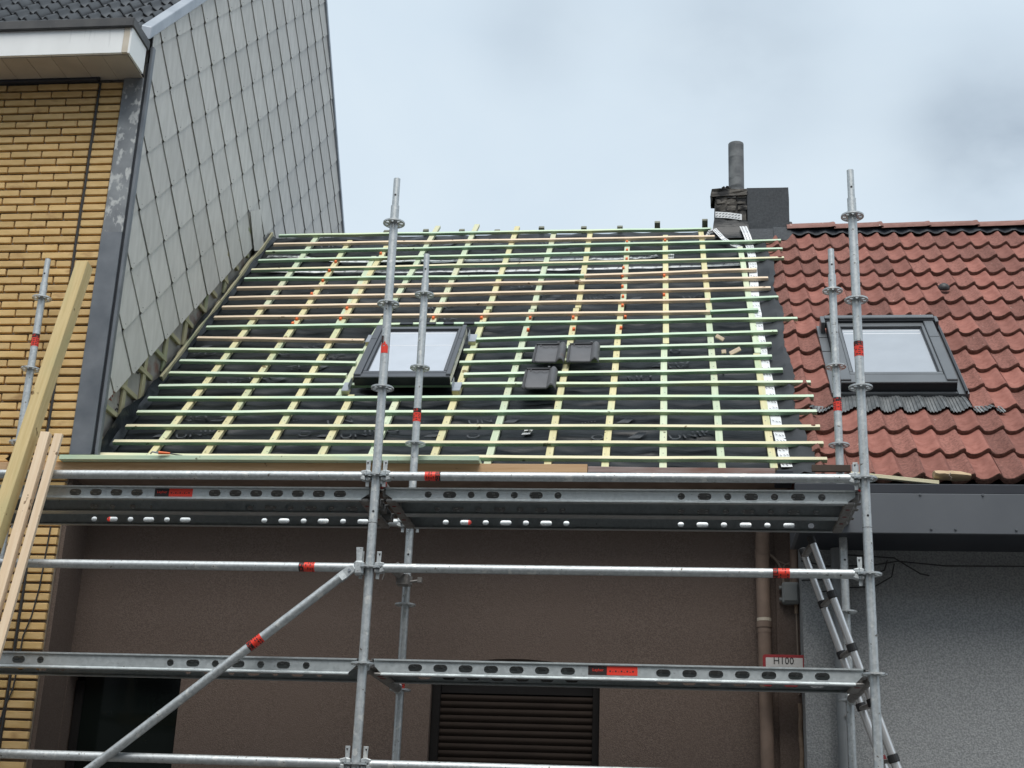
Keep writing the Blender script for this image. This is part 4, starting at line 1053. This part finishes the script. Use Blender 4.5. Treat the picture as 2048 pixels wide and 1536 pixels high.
def standard(x, y, top=3.283, zs=None, stk=()):
    zc = top-.175
    st = pipe('standard', (x, y, GZ+.18), (x, y, zc), TR_, G, SF, 20)
    m = MB().tube((0,0,zc), (0,0,top), .0192, 16).tube((0,0,zc-.004), (0,0,zc+.004), .0215, 16)
    m.v = [p+Vector((x, y, 0)) for p in m.v]
    m.build('spigot', G, st, smooth=True)
    hp = MB().tube((x, y-.0198, top-.11), (x, y-.0185, top-.11), .0065, 10); hp.build('pin_hole', MAT['ink'], st)
    for k in range(-4, 7):
        if zs and k in zs: continue
        place('rosette', ring, st, G, Matrix.Translation((x, y, k*.5)) @ Matrix.Rotation(random.choice((0, math.pi/4))*0, 4, 'Z'))
    for zj in (1.24, -.76):
        j = MB().tube((x, y, zj-.0012), (x, y, zj+.0012), TR_+.0006, 18); j.build('tube_joint', MAT['ink'], st, smooth=True)
        h = MB().tube((x+.003, y-TR_-.0006, zj+.06), (x+.003, y-TR_+.002, zj+.06), .0065, 10); h.build('pin_hole', MAT['ink'], st)
    pl = MB().box((x-.075, y-.075, GZ), (x+.075, y+.075, GZ+.008)); pl.tube((x, y, GZ+.008), (x, y, GZ+.35), .018, 12); pl.build('base_jack', G, st)
    for z in stk: sticker((x, y, z), (0, 0, -1), st)
    return st
S_F0 = standard(0, 0); S_F1 = standard(LB, 0, stk=(2.215,)); S_FL = standard(-LB, 0)
S_B0 = standard(0, WB, stk=(2.185, .55)); S_B1 = standard(LB, WB, stk=(2.255,)); S_BL = standard(-LB, WB, stk=(2.70,))
# torn sticker on the front middle standard
for z0, z1, a0, a1 in ((2.20, 2.245, -2.6, -.7), (2.245, 2.262, -2.3, -1.3)):
    vs = []; n_ = 8
    for k in range(n_+1):
        a = lerp(a0, a1, k/n_); vs += [((TR_+.001)*math.cos(a), (TR_+.001)*math.sin(a), z0), ((TR_+.001)*math.cos(a), (TR_+.001)*math.sin(a), z1+.008*math.sin(k*1.3))]
    MB().add(vs, [(2*k, 2*k+2, 2*k+3, 2*k+1) for k in range(n_)]).build('sticker', MAT['st_red'], S_F0, smooth=True, recalc=False)
MB().box((-.018,-TR_-.004,2.262),(-.008,-TR_+.006,2.30)).build('sticker', MAT['st_black'], S_F0)
# wedge head ------------------------------------------------------
def wedge_head(x, y, z, dx, dy, parent):
    """cast head of a ledger gripping the rosette, wedge plate driven through it"""
    d = Vector((dx, dy, 0)); p = Vector((-d.y, d.x, 0)); o_ = Vector((x, y, z))
    h = MB()
    def blk(r0, r1, w0, w1, z0a, z0b, z1a, z1b):
        vv = []
        for r, w, za, zb in ((r0, w0, z0a, z0b), (r1, w1, z1a, z1b)):
            vv += [o_+d*r-p*w+Vector((0,0,za)), o_+d*r+p*w+Vector((0,0,za)), o_+d*r+p*w+Vector((0,0,zb)), o_+d*r-p*w+Vector((0,0,zb))]
        h.add(vv, [(0,1,2,3),(7,6,5,4),(0,4,5,1),(1,5,6,2),(2,6,7,3),(3,7,4,0)])
    blk(.026, .052, .015, .018, .0062, .026, .0062, .031); blk(.052, .082, .018, .022, .006, .031, -.0, .023)
    blk(.026, .052, .015, .018, -.026, -.0062, -.031, -.0062); blk(.052, .082, .018, .022, -.031, -.006, -.023, .0)
    blk(.063, .084, .018, .021, -.0065, .0065, -.004, .004)
    h.build('ledger_head', G, parent, bevel=.004)
    w = MB(); vv = []
    for s_ in (-.003, .003):
        vv += [o_+d*.036+p*s_+Vector((0,0,-.06)), o_+d*.054+p*s_+Vector((0,0,-.06)), o_+d*.059+p*s_+Vector((0,0,.088)), o_+d*.034+p*s_+Vector((0,0,.088))]
    w.add(vv, [(0,1,2,3),(7,6,5,4),(0,4,5,1),(1,5,6,2),(2,6,7,3),(3,7,4,0)])
    c = o_+d*.049+p*(.0045 if p.y < 0 else -.0045)+Vector((0,0,.070))
    wd = w.build('wedge', G, parent, bevel=.001)
    tr = MB().add([c+d*-.006+Vector((0,0,.006)), c+d*.006+Vector((0,0,.006)), c+Vector((0,0,-.007))], [(0,1,2)])
    tr.build('wedge_hole', MAT['ink'], parent)
def ledger(a, c, z, y, stk=None, bf=True, hl=True, hr=True):
    lg = pipe('ledger', (a+.075, y, z), (c-.075, y, z), TR_, G, SF, 20)
    if hl: wedge_head(a, y, z, 1, 0, lg)
    if hr: wedge_head(c, y, z, -1, 0, lg)
    if stk is not None: sticker((stk, y, z), (1, 0, 0), lg, black_first=bf, ln=.085)
    return lg
for z, sl, sr in ((1.5, None, .31), (1.0, -.335, 2.13), (0.0, None, None)):
    ledger(-LB, 0, z, 0, sl if z else -1.93, True)
    ledger(0, LB, z, 0, sr, z != 1.5, True, z > 0)
ledger(-LB, 0, 1.5, WB, -1.93, True); ledger(0, LB, 1.5, WB, .40, False); ledger(0, LB, -.5, WB); ledger(-LB, 0, -.5, WB)
# transoms
for x, zs in ((0, (1.5, .5)), (LB, (1.5, .5)), (-LB, (1.5, .5))):
    for z in zs:
        t = pipe('transom', (x, .085, z), (x, WB-.085, z), TR_+.001, MAT['galv_dark'], SF, 16)
        wedge_head(x, 0, z, 0, 1, t); wedge_head(x, WB, z, 0, -1, t)
        if z == 1.5: 
            sticker((x, .15, z), (0, 1, 0), t, r=TR_+.0012, ln=.05, black_first=False)
# decks --------------------------------------------------------------
def slot(cx_, cz_, w, h, n=6):
    r = h/2; pts = []
    for k in range(n+1): a = -math.pi/2+math.pi*k/n; pts.append((cx_+w/2-r+r*math.cos(a), cz_+r*math.sin(a)))
    for k in range(n+1): a = math.pi/2+math.pi*k/n; pts.append((cx_-w/2+r+r*math.cos(a), cz_+r*math.sin(a)))
    return pts
def deck(x0, x1, y0, wd, zt, hol, stk=None, h=.074, dots=True, hh=.037):
    """steel plank: top sheet, two holed side channels with rolled lips, end hooks"""
    d = MB()
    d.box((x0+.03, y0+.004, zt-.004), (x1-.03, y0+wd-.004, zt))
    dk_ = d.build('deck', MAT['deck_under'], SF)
    for side, yy in ((0, y0), (1, y0+wd)):
        sg = 1 if side == 0 else -1
        m = MB()
        ol = [(x0+.045, zt-.009), (x0+.045, zt-.034), (x0+.085, zt-h+.012), (x1-.085, zt-h+.012), (x1-.045, zt-.034), (x1-.045, zt-.009)]
        m.plate([(u, v) for u, v in ol], [slot(cx_, zt-.0365-(h-.074)*.5, w, hh) for cx_, w in hol], .002*sg, lambda u, v, w: Vector((u, yy+.010*sg+w, v)))
        m.box((x0+.045, min(yy, yy+.016*sg), zt-.009), (x1-.045, max(yy, yy+.016*sg), zt-.0005))
        pr = [(yy-.002*sg, zt-h+.001), (yy+.012*sg, zt-h+.001), (yy+.012*sg, zt-h+.016), (yy+.0105*sg, zt-h+.016), (yy-.002*sg, zt-h+.006)]
        m.add([(x0+.085, a, b) for a, b in pr]+[(x1-.085, a, b) for a, b in pr], [(i, (i+1) % 5, 5+(i+1) % 5, 5+i) for i in range(5)]+[(4,3,2,1,0), (5,6,7,8,9)])
        a_, b_ = sorted((yy+.012*sg, yy+.034*sg))
        m.box((x0+.085, a_, zt-h), (x1-.085, b_, zt-h+.003))
        m.build('side_channel', MAT['galv_deck'], dk_, recalc=True)
    for xx, s_ in ((x0, 1), (x1, -1)):
        for yy in (y0+.03, y0+wd-.09):
            hk = MB(); hk.box((min(xx+.025*s_, xx+.085*s_), yy, zt-.045), (max(xx+.025*s_, xx+.085*s_), yy+.06, zt-.006))
            hk.box((min(xx-.015*s_, xx+.03*s_), yy+.01, zt-.01), (max(xx-.015*s_, xx+.03*s_), yy+.05, zt-.002))
            hk.build('deck_hook', MAT['galv_dark'], dk_, bevel=.003)
    if dots:
        dd = MB(); k = 0; x = x0+.12
        while x < x1-.1:
            for j in range(5):
                yy = y0+.04+(wd-.08)*j/4
                dd.box((x-.007, yy-.007, zt-.0065), (x+.007, yy+.007, zt-.0042))
            x += .05
        dd.build('grip_dimples', MAT['galv_deck'], dk_, kind='stuff')
    if stk:
        xs_, ln = stk
        MB().box((xs_, y0+.0088, zt-.058), (xs_+ln*.38, y0+.0105, zt-.013)).build('sticker', MAT['st_black'], dk_)
        MB().box((xs_+ln*.38, y0+.0088, zt-.058), (xs_+ln, y0+.0105, zt-.013)).build('sticker', MAT['st_red'], dk_)
        mT = Matrix.Translation((xs_+ln*.20, y0+.0078, zt-.033)) @ Matrix.Rotation(math.pi/2, 4, 'X')
        text_part('sticker_text', 'Layher', .021, mT, MAT['st_red'], dk_, extrude=.0003)
        m_ = MB()
        for q in range(9):
            xx = xs_+ln*(.43+.058*q); m_.quad((xx, y0+.0082, zt-.042), (xx+ln*.03, y0+.0082, zt-.042), (xx+ln*.03, y0+.0082, zt-.034-.006*(q % 2)), (xx, y0+.0082, zt-.034-.006*(q % 2)))
        m_.build('sticker_print', MAT['ink'], dk_)
    return dk_
R_, O_ = .038, .070
alt7 = [R_, .072, R_, .072, R_, .072, R_]
gA = [(.278+.1165*k, alt7[k]) for k in range(7)]; gB = [(1.628+.121*k, alt7[k]) for k in range(7)]
upR = gA+gB
upL = [(-1.70+.118*k, .068) for k in range(4)]+[(-.905+.1165*k, .068) for k in range(7)]
upL2 = [(-1.84+.112*k, alt7[k]) for k in range(6)]+[(-.8+.118*k, alt7[k]) for k in range(6)]
Z_UP = 1.452
deck(0, LB, .05, .318, Z_UP, upR); deck(0, LB, .372, .318, Z_UP, [(a, b*.92) for a, b in upR], hh=.029)
deck(-LB, 0, .05, .318, Z_UP, upL, stk=(-1.245, .215)); deck(-LB, 0, .372, .318, Z_UP, [(a, b*.92) for a, b in upL2], hh=.029)
Z_LO = .535
loR = [(.262+.1315*k, .074) for k in range(7)]+[(1.535+.1315*k, .074) for k in range(7)]
loL = [(-2.005+.122*k, alt7[k]) for k in range(3)]+[(-1.045+.122*k, alt7[k]) for k in range(7)]
deck(0, LB, .05, .318, Z_LO, loR, stk=(1.155, .25), h=.085); deck(-LB, 0, .05, .318, Z_LO, loL, h=.085)
# dark hook flats on the upper transom beside the middle standard
for x in (.075, -.075, LB-.075):
    t = MB(); t.hexa([(x-.028,.06,Z_UP-.078),(x+.028,.06,Z_UP-.078),(x+.028,.68,Z_UP-.078),(x-.028,.68,Z_UP-.078),(x-.028,.06,Z_UP-.060),(x+.028,.06,Z_UP-.060),(x+.028,.68,Z_UP-.060),(x-.028,.68,Z_UP-.060)])
    t.build('deck_end_plate', MAT['galv_dark'], SF, bevel=.006)
    for yy in (.16, .31, .46): MB().tube((x, yy, Z_UP-.0795), (x, yy, Z_UP-.077), .012, 10).build('rivet_mark', MAT['red_plastic'], SF)
for x, ys in ((.075, (.10, .17)), (LB-.07, (.12,))):
    t = MB(); t.box((x-.03,.055,Z_LO-.085),(x+.03,.365,Z_LO-.07)); t.build('deck_end_plate', MAT['galv_dark'], SF, bevel=.006)
    for yy in ys: MB().tube((x, yy, Z_LO-.0865), (x, yy, Z_LO-.084), .016, 10).build('rivet_mark', MAT['red_plastic'], SF)
# diagonal brace
bp, bq = Vector((-.085, -.045, .985)), Vector((-LB+.085, -.045, -.985))
bd = (bq-bp).normalized()
br = pipe('diagonal_brace', bp+bd*.075, bq-bd*.06, TR_, G, SF, 20)
sticker(bp+bd*.62, bd, br, black_first=False, ln=.085)
br2 = MB(); bn_ = Vector((0,-1,0)); bw = bd.cross(bn_).normalized()
rows = [(-.015, .012, .010), (.0, .022, .010), (.045, .025, .010), (.075, .0242, .022), (.085, .0242, .0242)]
vs = []
for t_, w_, th in rows:
    c = bp+bd*t_; vs += [c-bw*w_-bn_*th, c+bw*w_-bn_*th, c+bw*w_+bn_*th*.4, c-bw*w_+bn_*th*.4]
fs = [(r*4+k, r*4+(k+1)%4, (r+1)*4+(k+1)%4, (r+1)*4+k) for r in range(4) for k in range(4)]+[(3,2,1,0),(16,17,18,19)]
br2.add(vs, fs).build('brace_end', G, br, bevel=.003)
MB().tube(bp+bd*.015+bn_*.004, bp+bd*.015+bn_*.012, .008, 10).build('brace_bolt', MAT['zinc_light'], br)
bh = MB().box((-.078,-.045,.955),(-.026,.012,1.03)); bh.build('brace_head', G, br, bevel=.010)
MB().hexa([(-.068,-.022,1.03),(-.040,-.022,1.03),(-.040,-.012,1.03),(-.068,-.012,1.03),(-.074,-.022,1.105),(-.038,-.022,1.105),(-.038,-.012,1.105),(-.074,-.012,1.105)]).build('wedge', G, br)
# swivel coupler on the rear standard
cp = MB(); cp.tube((-.01,.93,1.16),(-.055,.90,1.20),.036,14); cp.tube((0,WB,1.12),(0,WB,1.17),.034,16); cp.box((-.04,.92,1.10),(.03,1.0,1.16))
cp.tube((-.05,.92,1.20),(-.09,.91,1.19),.010,8); cp.tube((-.10,.91,1.20),(-.12,.905,1.12),.004,6); cp.tube((.03,1.0,1.13),(.10,1.0,1.14),.008,8); cp.box((.075,.985,1.125),(.10,1.015,1.155))
cp.build('coupler', MAT['galv_dark'], SF, smooth=True, label='dark swivel coupler clamped on the middle rear standard')

# ================================================================== LADDER
LD = thing('ladder', (3.4, .6, GZ), 'extended aluminium telescopic ladder with black collars leaning by the grey wall', 'ladder')
la, lb = Vector((2.333, .42, 1.262)), Vector((3.437, .42, GZ+.02)); ldir = (lb-la).normalized()
pa, pb = Vector((2.323, .82, 1.285)), Vector((3.447, .82, GZ+.02))
nsec = 12; Lt = (lb-la).length
rung_t = [.30+.295*k for k in range(12)]
for (p0, p1, nm) in ((la, lb, 'front'), (pa, pb, 'rear')):
    d = (p1-p0).normalized(); prev = 0.0
    for k, t_ in enumerate(rung_t+[Lt-.02]):
        r = .0185+.0012*k
        pipe('rail_section', p0+d*prev, p0+d*min(t_, Lt-.01), r, MAT['alu'], LD, 18); prev = t_
    for k, t_ in enumerate(rung_t):
        r = .0185+.0012*(k+1)+.006
        if t_ < Lt-.1:
            MB().tube(p0+d*(t_-.021), p0+d*(t_+.021), r, 16).build('rail_collar', MAT['red_plastic'] if (k == 3 and nm == 'rear') else MAT['black_plastic'], LD, bevel=.003)
    MB().tube(p0-d*.035, p0+d*.012, .0215, 14).build('end_cap', MAT['black_plastic'], LD, bevel=.004)
for k, t_ in enumerate([-.0]+rung_t):
    if t_ > Lt-.1: continue
    q0 = la+ldir*(t_+.01); q1 = pa+(pb-pa).normalized()*(t_+.01)
    bar('rung', q0+Vector((0,.01,0)), q1-Vector((0,.01,0)), .036, .020, (0,0,1), MAT['galv_dark'], LD, bevel=.004)

# ================================================================== LOOSE THINGS
# leaning beam
bt, bb = Vector((-1.925, .235, 2.87)), Vector((-2.115, -.985, GZ+.01))
o = bar('timber_beam', bt, bb, .076, .085, (-.05, -1, 0), MAT['w_beam'], None, bevel=.003, jitter=.002)
prop(o, 'long yellowish square timber beam leaning against the scaffold at the far left', 'timber')
p0, p1 = Vector((-1.868, -.045, 1.722)), Vector((-2.012, -.76, GZ+.01))
o = bar('timber_plank', p0, p1, .052, .045, (.02, -1, 0), MAT['w_raw'], None, bevel=.0015, jitter=.001)
prop(o, 'pale planed plank with a knot, leaning directly beside the yellow beam', 'plank', 'pale planks leaning on the scaffold')
p0, p1 = Vector((-1.797, -.040, 1.718)), Vector((-1.950, -.74, GZ+.01))
o = bar('timber_plank', p0, p1, .046, .024, (.02, -1, 0), MAT['w_raw'], None, bevel=.0015, jitter=.001)
prop(o, 'thinner pale plank leaning on the scaffold, right of the pair', 'plank', 'pale planks leaning on the scaffold')
# green boards lying along the eaves
o = bar('green_board', (-2.33, 1.200, 1.9328), (-.035, 1.200, 1.9328), .135, .030, (0,0,1), MAT['w_green'], None, bevel=.002, jitter=.0008)
prop(o, 'long green treated board lying along the eaves behind the top scaffold rail', 'board', 'green boards lying along the eaves')
o = bar('green_board', (-.028, 1.190, 1.9308), (.39, 1.190, 1.9308), .15, .030, (0,0,1), MAT['w_green'], None, bevel=.002)
prop(o, 'short green treated board lying right of the middle standard on the eaves', 'board', 'green boards lying along the eaves')
# black membrane scrap at the far left
vs = []
for k in range(9):
    t = k/8; vs += [(lerp(-2.69, -2.50, t), 1.13-.02*math.sin(t*3), 1.918+.038*math.sin(t*3.0)), (lerp(-2.69, -2.50, t), 1.19, 1.917+.012*math.sin(t*3.0))]
sm = MB().add(vs, [(2*k, 2*k+2, 2*k+3, 2*k+1) for k in range(8)]); o = sm.build('membrane_scrap', MAT['membrane'], None, smooth=True, recalc=False)
prop(o, 'curled scrap of black membrane lying on the brown eaves board at far left', 'scrap')
# loose roof tiles
def pan_tile(W, Ln):
    prof = [(0,.010),(.008,.016),(.016,.006),(.024,.016),(.033,.012),(.040,.010),(W-.062,.010),(W-.052,.020),(W-.038,.036),(W-.026,.040),(W-.014,.034),(W-.004,.016),(W,.004)]
    m = len(prof); mb = MB(); vs = []; fs = []
    ss = [(0,-.010),(.005,-.002),(.014,0),(Ln*.5,.003),(Ln-.03,0),(Ln-.022,-.004)]
    for s, dh in ss: vs += [Vector((u, s, h+dh)) for u, h in prof]
    nb = len(vs); vs += [Vector((u, .002, h-.016)) for u, h in prof]+[Vector((u, Ln-.02, h-.016)) for u, h in prof]
    for r in range(len(ss)-1): fs += [(r*m+i, r*m+i+1, (r+1)*m+i+1, (r+1)*m+i) for i in range(m-1)]
    fs += [(nb+i, nb+i+1, i+1, i) for i in range(m-1)]+[(nb+m+i+1, nb+m+i, (len(ss)-1)*m+i, (len(ss)-1)*m+i+1) for i in range(m-1)]
    fs += [(nb+i+1, nb+i, nb+m+i, nb+m+i+1) for i in range(m-1)]
    mb.add(vs, fs)
    mb.box((.012, Ln-.022, -.012), (W-.05, Ln-.014, .020)); mb.box((.04, Ln-.05, .002), (.046, Ln-.02, .016)); mb.box((W-.07, Ln-.014, .002), (W-.055, Ln+.004, .026))
    return mb
PW, PLn = .232, .315
pt_me = pan_tile(PW, PLn).mesh('loose_roof_tile', smooth=True)
disc = MB()
for u in (.085, .142):
    n_ = 16
    for k in range(n_):
        a0, a1 = math.pi+math.pi*k/n_, math.pi+math.pi*(k+1)/n_; r0, r1 = .019, .024
        disc.quad((u+r0*math.cos(a0), PLn-.045+r0*math.sin(a0)*1.6, .0158), (u+r1*math.cos(a0), PLn-.045+r1*math.sin(a0)*1.6, .0152), (u+r1*math.cos(a1), PLn-.045+r1*math.sin(a1)*1.6, .0152), (u+r0*math.cos(a1), PLn-.045+r0*math.sin(a1)*1.6, .0158))
dm = disc.mesh('nib_rings')
for x, s, lab in ((.575, 1.363, 'upper left one of three loose anthracite tiles hung on the battens'), (.822, 1.366, 'upper right one of three loose anthracite tiles hung on the battens'), (.545, .925, 'lower single loose anthracite tile hung below the other two on the battens')):
    M_ = RM(x, s, .018) @ Matrix.Rotation(random.uniform(-.01,.01), 4, 'Z')
    t = place('loose_roof_tile', pt_me, None, MAT['loose_tile'], M_)
    prop(t, lab, 'roof tile', 'loose tiles trial-hung on the battens')
    place('nib_rings', dm, t, MAT['loose_tile'], M_)
# offcuts
for (x, s, l_, w_, ang, lab) in ((1.945,1.553,.032,.026,.1,'small square wood offcut resting on a green batten'), (2.025,1.560,.085,.030,.5,'splintered pale wood offcut resting on a green batten near the tape')):
    d = Vector((math.cos(ang), 0, math.sin(ang))); c = RP(x, s-.012, .018)
    o = bar('wood_offcut', c-d*l_/2, c+d*l_/2, .02, w_, (0,0,1), MAT['w_pink'], None, jitter=.003); prop(o, lab, 'offcut', 'wood offcuts on the battens')
c = RP(1.925, 1.80, .010); o = bar('wood_offcut', c-Vector((.028,0,-.022)), c+Vector((.028,0,-.012)), .02, .028, (0,0,1), MAT['w_pink'], None, jitter=.003); prop(o, 'torn pale wood offcut beside the second counter batten from the right', 'offcut', 'wood offcuts on the battens')
# paper label on membrane
lbm = MB().add([RP(.597,.357,-.046), RP(.652,.362,-.045), RP(.671,.440,-.044), RP(.640,.452,-.044), RP(.613,.432,-.046)], [(0,1,2,3,4)])
o = lbm.build('paper_label', MAT['paper'], None, recalc=False); prop(o, 'small white paper label with black print lying on the membrane', 'label')
m_ = MB().add([RP(.612,.395,-.0435), RP(.655,.402,-.0425), RP(.657,.412,-.0425), RP(.614,.405,-.0435)], [(0,1,2,3)]); m_.add([RP(.630,.385,-.0432), RP(.640,.387,-.0432), RP(.646,.424,-.0425), RP(.637,.422,-.0425)], [(0,1,2,3)])
m_.build('print', MAT['ink'], o, recalc=False)
# hand tool
T = thing('hand_tool', (-1.645, 1.13, 1.947), 'small hand tool with a red handle lying on the green board', 'tool')
MB().tube((-1.665,1.115,1.958),(-1.595,1.13,1.958),.011,10,r2=.007).build('handle', MAT['orange'], T, smooth=True)
MB().tube((-1.595,1.13,1.956),(-1.52,1.15,1.951),.004,8).build('blade', MAT['black_plastic'], T)
MB().path([(-1.665,1.115,1.956),(-1.70,1.10,1.960),(-1.715,1.11,1.952)], .005, 6).build('clip', MAT['zinc_light'], T)
# kraft package + lath + dark strip on the neighbour's gutter
vs = []; fs = []
nx_, nz_ = 8, 6
for i in range(nx_+1):
    for k in range(10):
        a = 2*math.pi*k/10; x = lerp(3.098, 3.30, i/nx_); pin = .35+.65*math.sin(math.pi*min(1, max(0, (i+.8)/(nx_+1.2))))**.5
        vs.append((x+random.uniform(-.004,.004), .985+.045*math.cos(a)*(.9+.1*pin), 1.790+.012*(1-i/nx_)+(.030 if math.sin(a) > 0 else .026)*math.sin(a)*pin+random.uniform(-.003,.003)))
for i in range(nx_):
    for k in range(10): fs.append((i*10+k, i*10+(k+1)%10, (i+1)*10+(k+1)%10, (i+1)*10+k))
fs += [tuple(range(9,-1,-1)), tuple(nx_*10+k for k in range(10))]
o = MB().add(vs, fs).build('paper_package', MAT['kraft'], None, smooth=True); prop(o, 'brown kraft paper package lying on the eaves of the red tiled roof', 'package')
m_ = MB().path([(3.185,.938,1.80),(3.175,.934,1.785),(3.19,.935,1.772),(3.185,.940,1.762)], .004, 5); m_.build('tie', MAT['cable'], o)
o = bar('wooden_lath', (2.62, .965, 1.800), (3.12, .965, 1.748), .03, .022, (0,0,1), MAT['w_yellow'], None); prop(o, 'pale wooden lath lying in the dark gutter below the red tiles', 'lath')
o = bar('brown_strip', (2.40, 1.0, 1.842), (2.625, 1.0, 1.842), .02, .042, (0,0,1), MAT['card'], None, jitter=.002); prop(o, 'dark brown strip lying at the eaves between the scaffold uprights', 'strip')
bk = MB(); bk.box((2.63,.975,1.76),(2.67,.985,1.862)); bk.box((2.63,.985,1.76),(2.67,1.10,1.768)); o = bk.build('gutter_bracket', MAT['zinc_light'], HR)
# hydrant plate
SG = thing('hydrant_sign', (2.25, 1.38, .72), 'white hydrant plate with red border reading H100 on the brown wall', 'sign')
def rrect(x0, x1, z0, z1, r, n=4):
    pts = []
    for cx_, cz_, a0 in ((x1-r, z0+r, -90), (x1-r, z1-r, 0), (x0+r, z1-r, 90), (x0+r, z0+r, 180)):
        for k in range(n+1): a = rad(a0+90*k/n); pts.append((cx_+r*math.cos(a), cz_+r*math.sin(a)))
    return pts
sx0, sx1, sz0, sz1 = 2.112, 2.362, .614, .800; sy = 1.376
MB().plate(rrect(sx0, sx1, sz0, sz1, .014), [], .006, lambda u, v, w: Vector((u, sy+w, v))).build('plate', MAT['sign_red'], SG)
MB().plate(rrect(sx0+.017, sx1-.017, sz0+.016, sz1-.018, .004), [], .002, lambda u, v, w: Vector((u, sy-.002+w, v))).build('panel', MAT['sign_white'], SG)
text_part('lettering', 'H100', .060, Matrix.Translation(((sx0+sx1)/2-.004, sy-.003, .762)) @ Matrix.Rotation(math.pi/2, 4, 'X'), MAT['ink'], SG, xs=.92)
MB().box((sx0+.045, sy-.0035, .722), (sx1-.045, sy-.002, .727)).build('rule', MAT['ink'], SG)
MB().box((sx0+.07, sy-.0035, .655), (sx1-.07, sy-.002, .662)).build('rule', MAT['ink'], SG)
for xx in (2.14, 2.33): MB().box((xx-.01, sy+.006, .69), (xx+.01, 1.598, .71)).build('fixing_post', MAT['galv_dark'], SG)
# junction box with cables
JB = thing('junction_box', (2.291,1.456,1.176), 'grey plastic junction box with cables on the brown wall beside the downpipe', 'junction box')
MB().box((2.247,1.512,1.134),(2.351,1.592,1.267)).build('body', MAT['grey_plastic'], JB, bevel=.010)
MB().box((2.257,1.502,1.146),(2.34,1.515,1.254)).build('lid', MAT['grey_plastic'], JB, bevel=.005)
for xx, zz_ in ((2.239,1.236),(2.239,1.163),(2.359,1.236),(2.359,1.163)): MB().tube((xx+(.01 if xx < 2.30 else -.01),1.548,zz_),(xx-(.008 if xx < 2.30 else -.008),1.548,zz_),.012,10).build('cable_gland', MAT['grey_plastic'], JB)
def smooth_path(pts, n=6):
    q = []; P = [Vector(p) for p in pts]
    for i in range(len(P)-1):
        a = P[max(0,i-1)]; b_ = P[i]; c = P[i+1]; d = P[min(len(P)-1,i+2)]
        for k in range(n):
            t = k/n; q.append(.5*((2*b_)+(c-a)*t+(2*a-5*b_+4*c-d)*t*t+(3*b_-a-3*c+d)*t**3))
    q.append(P[-1]); return q
for pts, r in (([(2.177,1.569,1.449),(2.213,1.564,1.418),(2.24,1.564,1.371),(2.255,1.564,1.319),(2.26,1.564,1.267)], .008), ([(2.39,1.574,1.413),(2.333,1.569,1.397),(2.312,1.564,1.36),(2.306,1.564,1.267)], .008),
        ([(2.182,1.574,1.444),(2.234,1.574,1.408),(2.296,1.574,1.386),(2.359,1.574,1.397)], .004), ([(2.261,1.569,1.34),(2.27,1.569,1.381),(2.317,1.569,1.402)], .004)):
    MB().path(smooth_path(pts), r, 8).build('cable', MAT['cable'], JB, smooth=True)
MB().tube((2.332,1.559,1.137),(2.332,1.559,1.08),.012,10).build('conduit', MAT['foam'], JB, smooth=True)
MB().tube((2.332,1.559,1.08),(2.338,1.569,0.5916),.006,8).build('conduit', MAT['cable'], JB, smooth=True)
pts = [(2.338+.003*math.sin(k*1.9), 1.564, 0.5399-.07*k) for k in range(38)]
MB().path(pts, .014, 10).build('lagged_conduit', MAT['foam'], JB, smooth=True)
print('slates', ns, 'bricks', count)
